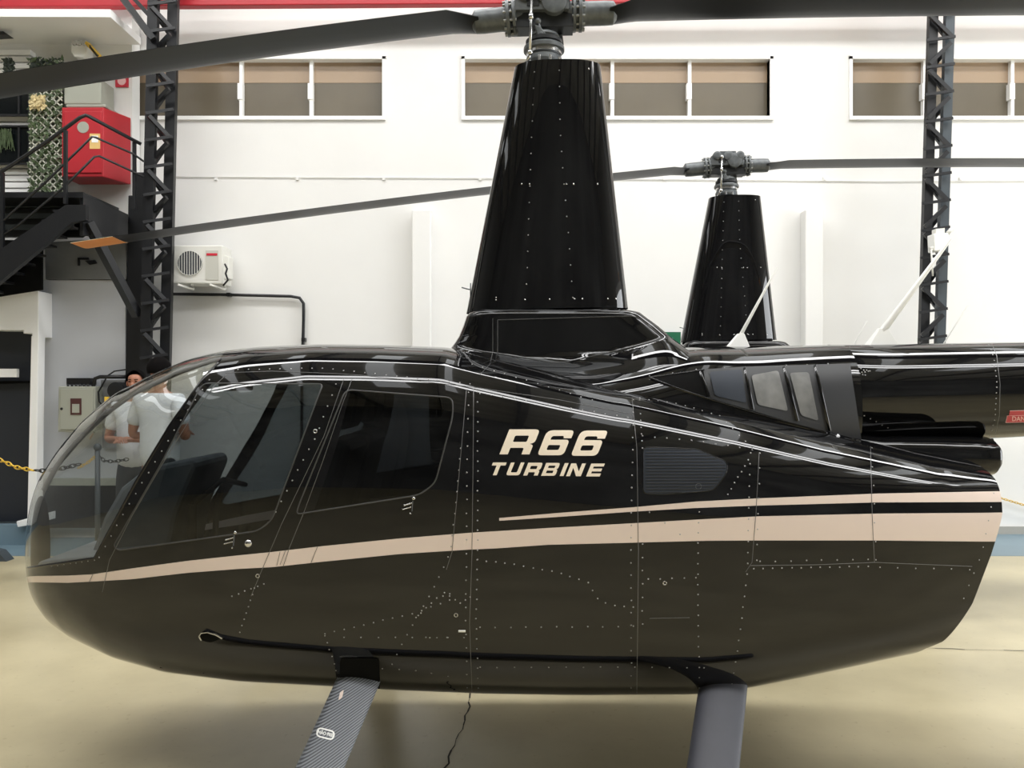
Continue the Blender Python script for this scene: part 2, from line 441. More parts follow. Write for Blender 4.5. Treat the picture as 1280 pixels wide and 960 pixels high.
# pylon base: rounded boxes stacked upward, flaring into the roof
def pylon_base():
    lev = [(500, 550, 876, .5), (458, 548, 878, .42), (452, 550, 868, .34), (446, 556, 858, .275), (438, 564, 849, .24), (430, 570, 841, .222), (422, 575, 832, .212), (410, 580, 818, .20), (398, 584, 802, .188), (393, 588, 796, .178), (391, 596, 788, .165)]
    m = 120; th = np.linspace(0, 2*PI, m+1)[:-1]; G = []
    tab = np.array(lev, float)[::-1]
    for v in np.concatenate([np.linspace(391, 396, 8), np.linspace(397, 500, 100)]):
        u0, u1, w = (np.interp(v, tab[:, 0], tab[:, k]) for k in (1, 2, 3))
        x0, x1 = xpx(u0), xpx(u1); c, s = np.cos(th), np.sin(th); e = 5.5
        X_ = (x0+x1)/2+(x1-x0)/2*np.sign(c)*np.abs(c)**(2/e)
        vb = np.interp(CU+X_/3.42*F, [560, 600, 640, 700, 740, 832, 870], [432, 440, 445, 455, 447, 424, 419])
        q = np.maximum(0, v-vb); w_ = min(w, .185)+.0004*(v-391)+.15*(1-np.exp(-(.0075*q*q/(q+5))/.15))
        G.append(np.stack([X_, DH+w_*np.sign(s)*np.abs(s)**(2/e), np.full(m, zpx(v))], -1))
    G = np.array(G); G[1:-1] = .25*G[:-2]+.5*G[1:-1]+.25*G[2:]
    S = grid_surf(G); ensure_out(S, (.25, DH, 1.8))
    top = Surf(np.concatenate([G[0], G[0].mean(0)[None]]), [[i, (i+1) % m, m] for i in range(m)]); top.N[:] = (0, 0, 1)
    return S, top
pyl, pyltop = pylon_base()
def mast_fairing():
    m = 112; G = []; th = np.linspace(0, 2*PI, m+1)[:-1]
    c, s = np.cos(th), np.sin(th)
    for k, t in enumerate(np.linspace(0, 1, 60)):
        u0, u1 = 583+(643-583)*t, 784.5+(750.5-784.5)*t
        zl, zr = zpx(392+(87-392)*t), zpx(386.5+(85-386.5)*t)
        x0, x1 = xpx(u0), xpx(u1); xm = x0+(x1-x0)*.42; w = .145-.035*t
        X = np.where(c < 0, xm+(xm-x0)*np.sign(c)*np.abs(c)**.95, xm+(x1-xm)*np.abs(c)**.75)
        Y = w*np.sign(s)*np.abs(s)**.82
        Z = zl+(zr-zl)*(X-x0)/(x1-x0)
        G.append(np.stack([X, DH+Y, Z], -1))
    G = np.array(G); S = grid_surf(G); ensure_out(S, (.15, DH, 2.6))
    top = Surf(np.concatenate([G[-1], (G[-1].mean(0)+np.array([0, 0, .012]))[None]]), [[i, (i+1) % m, m] for i in range(m)])
    bot = Surf(np.concatenate([G[0], G[0].mean(0)[None]]), [[i, (i+1) % m, m] for i in range(m)]); bot.N[:] = (0, 0, -1)
    top.N[:] = (0, 0, 1)
    return S, merge(top, bot)
fair, fairtop = mast_fairing()

SURFS = {'body': body, 'cowl': cowl, 'cone': cone, 'pyl': pyl, 'fair': fair}
BV = {k: s.bvh() for k, s in SURFS.items()}
ORI = Vector((0, 0, CAMZ))
def hit(u, v, which):
    """point and normal of the surface seen at that place of the side view"""
    d = Vector(((u-CU)/F, 1, (CV-v)/F)).normalized(); best = None
    for w in which:
        loc, nor, fi, dist = BV[w].ray_cast(ORI, d)
        if loc is None: continue
        if best is None or dist < best[2]:
            S = SURFS[w]; t = S.T[fi]; a, b, c = (Vector(S.V[i]) for i in t)
            v0, v1, v2 = b-a, c-a, loc-a
            d00, d01, d11, d20, d21 = v0.dot(v0), v0.dot(v1), v1.dot(v1), v2.dot(v0), v2.dot(v1)
            den = d00*d11-d01*d01 or 1e-12; q = (d11*d20-d01*d21)/den; r = (d00*d21-d01*d20)/den
            nn = Vector(S.N[t[0]])*(1-q-r)+Vector(S.N[t[1]])*q+Vector(S.N[t[2]])*r
            best = (loc, nn.normalized(), dist)
    return best

def densify(pts, step):
    out = [pts[0]]
    for a, b in zip(pts, pts[1:]):
        L = math.dist(a, b); k = max(1, int(L/step+.5))
        out += [(a[0]+(b[0]-a[0])*i/k, a[1]+(b[1]-a[1])*i/k) for i in range(1, k+1)]
    return out

class Skin:
    """things laid on the skin: strips, dots, flat shapes; becomes one Surf"""
    def __init__(s): s.V = []; s.N = []; s.T = []; s.M = []
    def strip(s, px, w, which, mi=0, off=.0012, step=6, closed=False):
        pts = densify(px+([px[0]] if closed else []), step); P = []
        for p in pts:
            h = hit(p[0], p[1], which)
            if h is None:
                if len(P) > 1: s._strip(P, w, mi, off)
                P = []
            else: P.append(h)
        if len(P) > 1: s._strip(P, w, mi, off)
    def _strip(s, P, w, mi, off):
        b = len(s.V); n = len(P)
        for i, (loc, nor, _) in enumerate(P):
            t = (P[min(i+1, n-1)][0]-P[max(i-1, 0)][0])
            sd = t.cross(nor).normalized()*w/2
            for q, o in ((-1, 0), (-.5, 1), (.5, 1), (1, 0)):
                s.V.append(loc+sd*q+nor*(off*o+.0002)); s.N.append((nor+sd.normalized()*q*.8).normalized())
        for i in range(n-1):
            for q in range(3):
                a0 = b+i*4+q; s.T += [(a0, a0+1, a0+5), (a0, a0+5, a0+4)]; s.M += [mi]*2
    def dot(s, u, v, r, which, mi=0, h=.5, n=8):
        k = hit(u, v, which)
        if k is None: return
        loc, nor, _ = k; a = nor.orthogonal().normalized(); c = nor.cross(a); b = len(s.V)
        for rr, hh, tn in ((1, 0, 1), (.6, .8, .5)):
            for i in range(n):
                an = 2*PI*i/n; d = a*math.cos(an)+c*math.sin(an); s.V.append(loc+d*r*rr+nor*(r*h*hh+.0002)); s.N.append((nor+d*tn).normalized())
        s.V.append(loc+nor*(r*h+.0002)); s.N.append(nor)
        for i in range(n):
            j = (i+1) % n; s.T += [(b+i, b+j, b+n+j), (b+i, b+n+j, b+n+i), (b+n+i, b+n+j, b+2*n)]; s.M += [mi]*3
    def dots(s, px, sp, r, which, mi=0, jit=.4):
        for (u, v) in densify_even(px, sp): s.dot(u+random.uniform(-jit, jit), v+random.uniform(-jit, jit), r, which, mi)
    def shape(s, tris, which, mi=0, off=.0015, maxe=7):
        st = [tuple(tuple(p) for p in t) for t in tris]; cache = {}
        def vid(p):
            key = (round(p[0], 3), round(p[1], 3))
            if key not in cache:
                h = hit(p[0], p[1], which)
                if h is None: cache[key] = None
                else: s.V.append(h[0]+h[1]*off); s.N.append(h[1]); cache[key] = len(s.V)-1
            return cache[key]
        while st:
            a, b, c = st.pop(); L = [math.dist(a, b), math.dist(b, c), math.dist(c, a)]; k = L.index(max(L))
            if L[k] > maxe:
                if k == 0: m_ = ((a[0]+b[0])/2, (a[1]+b[1])/2); st += [(a, m_, c), (m_, b, c)]
                elif k == 1: m_ = ((b[0]+c[0])/2, (b[1]+c[1])/2); st += [(a, b, m_), (a, m_, c)]
                else: m_ = ((c[0]+a[0])/2, (c[1]+a[1])/2); st += [(a, b, m_), (m_, b, c)]
                continue
            i = [vid(p) for p in (a, b, c)]
            if None in i: continue
            P = [Vector(s.V[q]) for q in i]
            if (P[1]-P[0]).cross(P[2]-P[0]).dot(Vector(s.N[i[0]])) < 0: i = i[::-1]
            s.T.append(tuple(i)); s.M.append(mi)
    def poly(s, loops, which, mi=0, off=.0015, maxe=7):
        s.shape(tris_of(loops), which, mi, off, maxe)
    def surf(s):
        r = object.__new__(Surf); r.V = np.array([tuple(v) for v in s.V]); r.N = np.array([tuple(v) for v in s.N]); r.T = np.array(s.T, int); r.M = np.array(s.M, int); return r

def densify_even(px, sp):
    L = [0]
    for a, b in zip(px, px[1:]): L.append(L[-1]+math.dist(a, b))
    n = max(1, round(L[-1]/sp)); t = np.linspace(0, L[-1], n+1)
    return list(zip(np.interp(t, L, [p[0] for p in px]), np.interp(t, L, [p[1] for p in px])))

def tris_of(loops):
    vs = [[Vector((p[0], p[1], 0)) for p in l] for l in loops]; flat = [p for l in loops for p in l]
    return [[flat[i] for i in t] for t in tessellate_polygon(vs)]

# ---- lettering
def arc(p0, c, p1, n=4): return [((1-t)**2*p0[0]+2*t*(1-t)*c[0]+t*t*p1[0], (1-t)**2*p0[1]+2*t*(1-t)*c[1]+t*t*p1[1]) for t in [i/n for i in range(n+1)]]
def rrect(x0, y0, x1, y1, rx, ry=None):
    ry = ry or rx
    return arc((x0, y0+ry), (x0, y0), (x0+rx, y0))+arc((x1-rx, y0), (x1, y0), (x1, y0+ry))+arc((x1, y1-ry), (x1, y1), (x1-rx, y1))+arc((x0+rx, y1), (x0, y1), (x0, y1-ry))
GL = {
 '6': [arc((1.04, .68), (1.04, .68), (1.04, .68), 1)+arc((1.04, .86), (1.04, 1), (.88, 1))+arc((.24, 1), (0, 1), (0, .76))+arc((0, .16), (0, 0), (.14, 0))+arc((.82, 0), (1, 0), (1, .18))+arc((1, .46), (1, .62), (.86, .62))+[(.27, .62), (.27, .67)]+arc((.27, .70), (.28, .77), (.36, .77))+[(.66, .77)]+arc((.68, .77), (.74, .76), (.74, .70))+[(.74, .68)], rrect(.27, .21, .73, .41, .06)],
 'R': [[(0, 0), (0, 1)]+arc((.86, 1), (1.02, 1), (1.02, .84))+arc((1.02, .58), (1.02, .45), (.88, .42))+arc((.88, .41), (1, .39), (1, .30))+[(1, 0), (.73, 0), (.73, .18)]+arc((.73, .2), (.73, .26), (.66, .26))+[(.28, .26), (.28, 0)], rrect(.28, .50, .74, .75, .05)],
 'T': [[(0, .76), (0, 1), (1, 1), (1, .76), (.64, .76), (.64, 0), (.36, 0), (.36, .76)]],
 'U': [[(0, 1), (.27, 1)]+arc((.27, .32), (.27, .23), (.36, .23))+arc((.64, .23), (.73, .23), (.73, .32))+[(.73, 1), (1, 1)]+arc((1, .2), (1, 0), (.82, 0))+arc((.18, 0), (0, 0), (0, .2))],
 'B': [[(0, 0), (0, 1)]+arc((.84, 1), (1, 1), (1, .85))+arc((1, .66), (1, .54), (.9, .52))+arc((.9, .5), (1, .48), (1, .36))+arc((1, .15), (1, 0), (.84, 0)), rrect(.26, .20, .74, .41, .05), rrect(.26, .60, .74, .79, .05)],
 'I': [[(0, 0), (0, 1), (1, 1), (1, 0)]],
 'N': [[(0, 0), (0, 1), (.34, 1), (.74, .36), (.74, 1), (1, 1), (1, 0), (.67, 0), (.26, .66), (.26, 0)]],
 'E': [[(0, 0), (0, 1), (1, 1), (1, .77), (.27, .77), (.27, .61), (.95, .61), (.95, .39), (.27, .39), (.27, .23), (1, .23), (1, 0)]],
}
def glyph_px(ch, x0, x1, yb, h, sh=.4):
    out = []
    for l in GL[ch]:
        out.append([(600+(x0+(x1-x0)*x+sh*h*y)/7.111, 520+(yb-h*y)/7.111) for x, y in l])
    return out
def font_tris(txt, size=1, bold=.02):
    cu = bpy.data.curves.new('tmp', 'FONT'); cu.body = txt; cu.size = size; cu.offset = bold; cu.resolution_u = 3; cu.align_x = 'CENTER'; cu.align_y = 'CENTER'
    o = bpy.data.objects.new('tmp', cu); COL.objects.link(o); dg = bpy.context.evaluated_depsgraph_get()
    me = o.evaluated_get(dg).to_mesh(); me.calc_loop_triangles()
    tr = [[(me.vertices[i].co.x, me.vertices[i].co.y) for i in t.vertices] for t in me.loop_triangles]
    o.evaluated_get(dg).to_mesh_clear(); bpy.data.objects.remove(o); bpy.data.curves.remove(cu); return tr

# ------------------------------------------------------------------ outlines on the side of the helicopter (side view)
WS = [(-80, 710), (30, 710), (70, 704), (118, 697), (140, 655), (175, 590), (215, 525), (252, 473), (276, 447), (290, 425), (290, 200), (-80, 200)]
D1 = rounded([(131, 742), (134, 703), (160, 645), (195, 583), (235, 518), (264, 480), (284, 466), (428, 470), (405, 540), (352, 652), (326, 716), (306, 785), (160, 775)], 6, 3)
D2 = rounded([(442, 473), (583, 488), (574, 590), (563, 690), (543, 745), (508, 800), (345, 792), (352, 730), (392, 640), (420, 560)], 8, 3)
W1 = rounded([(148, 688), (142, 682), (200, 582), (253, 479), (404, 480), (399, 492), (340, 650), (322, 664)], 9, 4)
W2 = rounded([(370, 643), (374, 630), (432, 487), (566, 497), (566, 520), (544, 604), (524, 619)], 9, 4)
ST1 = [(20, 722, 728), (45, 720, 728), (85, 719.5, 728.5), (115, 718, 727), (165, 710.5, 724), (235, 701, 716), (300, 694, 711), (340, 690, 709), (400, 683, 702.5), (500, 673, 692.5), (587, 666, 687), (620, 664, 685.5), (685, 660, 681), (792, 654, 678.3), (880, 649, 676), (946, 645.5, 675.6), (1096, 642, 675.6), (1229, 641, 677), (1300, 640, 677)]
ST2 = [(624, 647.5, 651), (700, 641, 646), (792, 634, 639.5), (870, 627, 635), (946, 623, 632), (1096, 617, 628), (1247, 614, 627.5), (1300, 614, 627)]

def far(s): return s.V[:, 1] > DH
def fld(S, poly): return poly_field(side_px(S.V), poly)

# ------------------------------------------------------------------ build helicopter 1
ROOTLOC = Vector((.144, DH, 0))
H1 = empty('helicopter', ROOTLOC, 'glossy black helicopter with beige side stripes and R66 TURBINE lettering, nearest the camera', 'helicopter', 'black helicopters parked in the hangar')

full = body
ws, rest = clip(full, fld(full, WS))
doors = {}
in1, rest = clip(rest, fld(rest, D1)); in2, rest = clip(rest, fld(rest, D2))
g1, in1 = clip(in1, fld(in1, W1)); g2, in2 = clip(in2, fld(in2, W2))
def striped(S):
    for P in (ST1, ST2):
        T = np.array(P, float); keep = []
        for (fn, ) in ((lambda p: p[:, 1]-np.interp(p[:, 0], T[:, 0], T[:, 1]),), (lambda p: np.interp(p[:, 0], T[:, 0], T[:, 2])-p[:, 1],), (lambda p: p[:, 0]-T[0, 0],)):
            o, S = clip(S, fn(side_px(S.V)))
            if len(o.T): keep.append(o)
        if len(S.T): S.M[:] = 1; keep.append(S)
        S = merge(*keep)
    return S
rest = striped(rest); in1 = striped(in1); in2 = striped(in2)
def sidesplit(S): return clip(S, S.V[:, 1]-DH)      # near (towards the camera), far

# seams, rivets and small fittings of the body
sk = Skin(); B = ['body']; RV = .0029
vseam = [[(592, 486), (591, 600), (590, 690), (587, 780), (590, 864)], [(790, 497), (796, 560), (798, 690), (797, 790), (796, 866)], [(949, 566), (945, 640), (940, 703), (932, 715)],
         [(1088, 553), (1090, 640), (1093, 703)], [(938, 707), (1020, 706), (1093, 703), (1215, 708)],
         [(128, 740), (137, 700), (165, 645), (200, 585), (240, 520), (268, 482), (284, 468)], [(430, 473), (405, 545), (352, 655), (325, 718), (314, 745)], [(440, 474), (428, 505), (404, 575), (380, 640), (362, 684), (354, 708)],
         [(583, 488), (574, 590), (565, 690), (558, 712)], [(282, 466), (340, 464), (420, 467), (450, 469), (520, 476), (592, 484), (700, 500), (790, 518)], [(812, 833-60), (862, 772)]]
for l in vseam: sk.strip(l, .0022, B, 2)
for a, b in (((112, 727), (116, 718)), ((350, 706), (357, 688)), ((346, 707), (350, 690)), ((389, 703), (397, 683))): sk.strip([a, b], .0018, B, 2)
sk.strip([(30, 711), (70, 705), (118, 698), (134, 668), (170, 602), (212, 532), (250, 478), (276, 449)], .012, B, 0, off=.003)
for l, sp in (
    ([(124, 697), (150, 650), (186, 590), (226, 525), (262, 475)], 15), ([(34, 709), (70, 707), (118, 700)], 8), ([(284, 462), (400, 460), (460, 466), (588, 480)], 13),
    ([(420, 480), (395, 545), (345, 640)], 15), ([(586, 490), (584, 560), (583, 690), (582, 780), (584, 860)], 17), ([(597, 490), (597, 690), (595, 780), (598, 860)], 12.5),
    ([(576, 560), (569, 640), (563, 690), (545, 730), (525, 765), (505, 800), (490, 830)], 14), ([(596, 700), (640, 705), (700, 716), (735, 728), (748, 750), (765, 757), (792, 759)], 12),
    ([(600, 784), (660, 784), (792, 783)], 20), ([(600, 834), (780, 834), (880, 835)], 22), ([(792, 500), (789, 640), (789, 860)], 16), ([(800, 500), (803, 560)], 9), ([(803, 680), (803, 780)], 16),
    ([(406, 792), (450, 782), (520, 766), (562, 750)], 12), ([(406, 795), (418, 830), (424, 856)], 9), ([(430, 797), (520, 797), (580, 797)], 23), ([(478, 836), (520, 838), (560, 845)], 20),
    ([(874, 640), (872, 700), (874, 860)], 13), ([(938, 566), (936, 640), (934, 715), (925, 790), (915, 855)], 14), ([(950, 566), (946, 700)], 20), ([(942, 711), (1085, 708)], 12), ([(950, 702), (1085, 699)], 20), ([(1100, 709), (1212, 712)], 22),
    ([(800, 498), (850, 505), (900, 520), (940, 560)], 11), ([(803, 545), (880, 552), (940, 562)], 16), ([(910, 618), (935, 575)], 8), ([(812, 640), (850, 668)], 24),
    ([(600, 492), (690, 506), (785, 522)], 14), ([(810, 724), (870, 722)], 16), ([(1090, 560), (1095, 700)], 22), ([(1245, 600), (1228, 690), (1205, 748)], 18), ([(290, 745), (330, 730)], 9), ([(318, 735), (300, 790)], 8)):
    sk.dots(l, sp, RV, B, 3)
for l, sp in (([(520, 772), (545, 748), (562, 742)], 9), ([(556, 741), (575, 754), (588, 746)], 8), ([(532, 797), (560, 797)], 14)): sk.dots(l, sp, RV, B, 3)
fit = sk.surf()
near_rest, far_rest = sidesplit(rest)
bodyobj = surf_obj(merge(rest, caps, fit), 'fuselage', ['paint', 'stripe', 'seam', 'rivet'], H1)
surf_obj(ws, 'windshield', ['ws'], H1)
door_objs = []
for (dS, gS, nm, gm, Wp) in ((in1, g1, 'front_door', 'dg', W1), (in2, g2, 'rear_door', 'rg', W2)):
    dn, df = sidesplit(dS); gn, gf = sidesplit(gS)
    for side, (a, g) in enumerate(((dn, gn), (df, gf))):
        d = surf_obj(a, nm, ['paint', 'stripe'], H1); surf_obj(g, 'window', [gm], d)
        gk = Skin(); gk.strip(Wp, .0055, B, 0, off=.002, step=5, closed=True); gs = gk.surf()
        if side: gs.V[:, 1] = 2*DH-gs.V[:, 1]; gs.N[:, 1] *= -1; gs.T = gs.T[:, ::-1].copy()
        surf_obj(gs, 'gasket', ['gasket'], d)
        if side == 0: door_objs.append(d)

# door hardware
def fitting(name, mats, parent, fn):
    s = Skin(); fn(s); return surf_obj(s.surf(), name, mats, parent)
def lockf(u, v, r=.010):
    def f(s):
        s.dot(u, v, r, B, 0, .5, 16); s.dot(u-1, v-1, r*.35, B, 1, 1.6, 10)
    return f
fitting('door_lock', ['steel', 'matteblack'], door_objs[0], lockf(310, 679.5, .0135))
def ring(u, v, r=.006, w=.003):
    def f(s):
        s.strip([(u+r*330*math.cos(a), v+r*330*math.sin(a)) for a in np.linspace(0, 2*PI, 17)[:-1]], w, B, 0, off=.002, step=50, closed=True)
    return f
for (u, v), p in (((394, 539), door_objs[0]), ((322, 720), H1), ((831, 729), H1), ((570, 665-36+140), H1)):
    fitting('latch_ring' if p is H1 else 'latch_ring', ['steel'], p, ring(u, v, .0065, .003))
def handle(px0):
    u, v = px0
    def f(s):
        s.strip([(u-7, v+1), (u+3, v-2)], .004, B, 0, off=.004); s.strip([(u-9, v+6), (u+2, v+3)], .0035, B, 0, off=.003)
        s.dot(u+5, v-8, .006, B, 0, .8, 10); s.strip([(u+4, v-5), (u+3, v+8)], .003, B, 1, off=.005); s.dot(u+1, v+11, .003, B, 0)
    return f
fitting('door_handle', ['steel', 'hub'], door_objs[0], handle((289, 674)))
fitting('door_handle', ['steel', 'hub'], door_objs[1], handle((512, 631)))
def plac(s): s.strip([(573, 789), (582, 789)], .009, B, 0, off=.0015, step=4)
fitting('placard', ['white_plastic'], H1, plac)
# step scoop low on the cabin side
def scoop(s):  # recess shade as a black patch, rim highlight as a bright strip
    s.poly([rounded([(250, 790), (262, 789), (278, 797), (264, 803), (251, 800)], 4)], B, 0, .002)
    s.strip([(252, 800), (249, 795), (252, 791), (260, 790), (270, 793), (278, 798)], .004, B, 1, off=.005, step=3)
fitting('step_recess', ['matteblack', 'steel'], H1, scoop)
fitting('antenna_pad', ['matteblack'], H1, lambda s: s.poly([rounded([(425, 822), (474, 822), (475, 864), (425, 858)], 6)], B, 0, .003))  # black socket cover at the top of the front leg

# side air vent with its mesh
VENT = rounded([(804, 559), (870, 561), (909, 577), (908, 592), (892, 613), (830, 618), (804, 617)], 7)
vo = fitting('side_vent', ['mesh'], H1, lambda s: s.poly([VENT], B, 0, .001))
def ventslats(s):
    for k in range(15):
        v = 562+k*3.8; xs = [p for p in densify([(804, v), (909, v)], 3) if poly_field(np.array([p]), VENT)[0] < -1]
        if len(xs) > 2: s.strip(xs, .0025, B, 0, off=.003)
    s.strip(VENT, .004, B, 1, off=.002, closed=True)
fitting('slats', ['dull', 'paint'], vo, ventslats)
fitting('latch_ring', ['hub'], vo, ring(873, 608, .011, .003))

# lettering
let = Skin()
for ch, x0, x1, yb, h in (('R', 172, 440, 341, 222), ('6', 508, 742, 349, 222), ('6', 806, 1040, 354, 224),
                          ('T', 70, 192, 526, 113), ('U', 230, 350, 527, 114), ('R', 384, 512, 529, 114), ('B', 543, 668, 531, 114), ('I', 708, 742, 533, 114), ('N', 765, 896, 535, 114), ('E', 943, 1064, 537, 114)):
    let.poly(glyph_px(ch, x0, x1, yb, h), B, 0, .0012, 6)
surf_obj(let.surf(), 'lettering', ['letter'], H1)['label'] = 'cream R66 TURBINE lettering'

# cowl with side vents
csk = Skin(); C = ['cowl', 'body']
csk.dots([(812, 470), (870, 462)], 30, RV, C, 3)
for l, sp in (([(880, 462), (930, 459), (1035, 455)], 24), ([(884, 498), (940, 515), (1000, 532), (1060, 548)], 16), ([(1035, 460), (1042, 500), (1052, 540)], 20), ([(590, 455), (640, 470), (740, 500)], 14)):
    csk.dots(l, sp, RV, C, 3)
csk.strip([(616, 398), (616, 440), (612, 456), (600, 468)], .002, ['pyl', 'cowl', 'body'], 2)
surf_obj(merge(cowl, csk.surf()), 'engine_cowl', ['paint', 'stripe', 'seam', 'rivet'], H1)
eng = fitting('vent_panel', ['dull'], H1, lambda s: s.poly([[(871, 463), (930, 459), (1062, 455), (1076, 549), (1060, 546), (1000, 531), (935, 512), (884, 497)]], ['cowl'], 0, .004, 9))
for P, mname in (([(886, 466), (926, 463), (932, 504), (893, 495)], 'mesh'), ([(938, 470), (972, 464), (984, 514), (946, 506)], 'vent_grey'), ([(986, 467), (1010, 466), (1022, 526), (1000, 519)], 'vent_grey')):
    fitting('vent_screen', [mname], eng, lambda s: s.poly([rounded(P, 4)], ['cowl'], 0, .007, 6))
def frames(s):
    pass
for a, b in (((930, 461), (940, 512)), ((979, 460), (996, 526)), ((1018, 458), (1036, 538)), ((875, 466), (886, 496))): fitting('vent_strut', ['paint'], eng, lambda s: s.strip([a, b], .012, ['cowl'], 0, off=.012))
fitting('air_intake', ['matteblack'], H1, lambda s: s.poly([[(812, 473), (846, 468), (879, 464), (884, 496), (850, 486)]], ['cowl'], 0, .005))  # flat patch; the darkness of the recess is put into its colour
fitting('intake_lip', ['paint'], H1, lambda s: (s.strip([(812, 473), (846, 468), (880, 463)], .008, ['cowl'], 0, off=.008), s.strip([(812, 473), (850, 487), (884, 498), (935, 514), (1000, 532), (1076, 553)], .007, ['cowl', 'body'], 0, off=.008)))
# aft fairing under the cone
af = superloft([(xpx(x), zpx(t), zpx(b), w, 3.2) for x, t, b, w in ((1040, 535, 582, .18), (1080, 540, 590, .20), (1140, 540, 592, .215), (1190, 541, 594, .22), (1214, 543, 592, .215), (1219, 548, 586, .20))], 64)
ensure_out(af, (1.9, DH, 1.3))
e = af.V[-64:]; cap = Surf(np.concatenate([e, e.mean(0)[None]]), [[i, 64, (i+1) % 64] for i in range(64)]); cap.N[:] = (1, 0, 0); cap.M[:] = 1
surf_obj(merge(af, cap), 'exhaust_fairing', ['paint', 'matteblack'], H1)
# tail cone
tsk = Skin(); TC = ['cone']
tsk.strip([(1240, 430), (1246, 445), (1250, 480), (1249, 520), (1243, 546)], .003, TC, 2)
tsk.dots([(1236, 431), (1242, 445), (1246, 480), (1244, 520), (1238, 545)], 7, RV, TC, 3)
tsk.strip([(1062, 433), (1066, 460), (1072, 500), (1077, 550)], .003, TC, 2)
tsk.dots([(1070, 456), (1077, 462), (1088, 464), (1070, 466), (1082, 469)], 4, .003, TC, 3)
tsk.dots([(1080, 520), (1110, 535)], 9, RV, TC, 3)
surf_obj(merge(cone, tsk.surf()), 'tail_cone', ['paint', 'stripe', 'seam', 'rivet'], H1)
def redlab(s):
    s.poly([[(1262, 513.5), (1300, 512.5), (1300, 518.5), (1261, 519.5)]], TC, 0, .0012); s.poly([[(1259, 519.5), (1302, 518.5), (1301, 527), (1257, 528)]], TC, 0, .0012)
    s.strip([(1257, 528), (1301, 527), (1302, 518.5), (1259, 519.5)], .0022, TC, 1, off=.002, closed=True); s.strip([(1262, 513.5), (1300, 512.5)], .002, TC, 1, off=.002)
    s.shape([[(1280+x*7, 523.4-y*7.4) for x, y in t] for t in font_tris('DANGER', 1.1)], TC, 1, .0022, 30)
ro = fitting('warning_label', ['red_label', 'pink_label'], H1, redlab); ro['label'] = 'small red DANGER label'
# fins at the end of the tail cone
mb = MB(); mb.prism([(4.9, DH-.015, 1.8), (5.5, DH-.015, 1.8), (5.95, DH-.015, 2.55), (5.6, DH-.015, 2.55)], (0, .03, 0)); mb.prism([(4.9, DH-.015, 1.7), (5.5, DH-.015, 1.7), (5.8, DH-.015, 1.0), (5.55, DH-.015, 1.0)], (0, .03, 0))
mb.build('vertical_fin', 'paint', H1, bevel=.01)
mb = MB(); mb.box((4.5, DH-.6, 1.74), (4.85, DH+.02, 1.765)); mb.build('horizontal_stabilizer', 'paint', H1, bevel=.01)

# pylon base and mast fairing
surf_obj(merge(pyl, pyltop), 'pylon_base', ['paint'], H1)
fitting('panel_outline', ['gasket'], H1, lambda s: s.strip([(622, 400), (790, 395), (800, 399), (828, 422), (822, 426), (760, 441), (706, 453), (690, 453), (622, 442)], .004, ['pyl'], 0, off=.003, closed=True))
fsk = Skin(); FA = ['fair']
fsk.dots([(668, 90), (665, 160), (663, 210), (660, 300), (658, 355)], 20, RV, FA, 3, .2); fsk.dots([(699, 88), (700, 160), (705, 230), (712, 310), (716, 372)], 20, RV, FA, 3, .2)
for p in ((652, 230), (662, 230), (708, 230), (717, 230), (747, 230), (620, 375), (656, 374.5), (687, 374), (718, 373.5), (728, 373.5), (760, 373.5), (770, 373.5), (736, 86), (620, 372)): fsk.dot(*p, .0036, FA, 4)
fsk.strip([(606, 300), (598, 345), (590, 391)], .002, FA, 2); fsk.strip([(586, 391), (784, 385)], .006, FA, 0, off=.002)
surf_obj(merge(fair, fairtop, fsk.surf()), 'mast_fairing', ['paint', 'stripe', 'seam', 'rivet', 'steel'], H1)
mb = MB(); mb.tube([(xpx(578), DH-.05, zpx(361)), (xpx(588), DH-.06, zpx(364))], .003); mb.tube([(xpx(589), DH-.06, zpx(356)), (xpx(589), DH-.06, zpx(372))], .0025); mb.build('latch_pin', 'hub', H1)
mb = MB(); mb.prism([U(u, v, DH-.12) for u, v in ((600, 396), (600, 386), (772, 382), (772, 393))], (0, .24, 0)); mb.build('fairing_seat', 'matteblack', H1, bevel=.008)

# ---- mast and rotor head
HX, HZ = ROOTLOC.x, 3.306
mb = MB(); cm = (HX, DH, 0)
mb.lathe(cm, (0, 0, 1), [(zpx(100), .03), (zpx(30), .03), (zpx(15), .045), (zpx(5), .045)], 24); mb.build('mast', 'hub', H1)
mb = MB()
mb.lathe(cm, (0, 0, 1), [(zpx(86), .06), (zpx(83), .078), (zpx(79), .082), (zpx(74), .080), (zpx(71), .07)], 28, 0)
mb.lathe(cm, (0, 0, 1), [(zpx(71), .074), (zpx(70), .080), (zpx(60), .080), (zpx(59), .074)], 28, 1)
mb.lathe(cm, (0, 0, 1), [(zpx(66), .082), (zpx(65), .092), (zpx(61), .092), (zpx(59), .088), (zpx(57), .06)], 28, 0)
mb.lathe(cm, (0, 0, 1), [(zpx(57.5), .07), (zpx(56), .082), (zpx(52), .082), (zpx(50), .07)], 28, 2)
mb.lathe(cm, (0, 0, 1), [(zpx(50), .062), (zpx(48), .07), (zpx(45), .066), (zpx(43), .04)], 28, 0)
for k in range(10):
    a = 2*PI*k/10; mb.tube([(HX+.078*math.cos(a), DH+.078*math.sin(a), zpx(84)), (HX+.078*math.cos(a), DH+.078*math.sin(a), zpx(77))], .008, 8, 1)
mb.build('swashplate', ['hub', 'steel', 'hubdark'], H1, fixn=False)
ROTY = math.radians(-2.6)
def rot(p):
    """rotor frame (along blade, across, up) to world"""
    c, s = math.cos(ROTY), math.sin(ROTY); return Vector((HX+p[0]*c-p[1]*s, DH+p[0]*s+p[1]*c, HZ+p[2]))
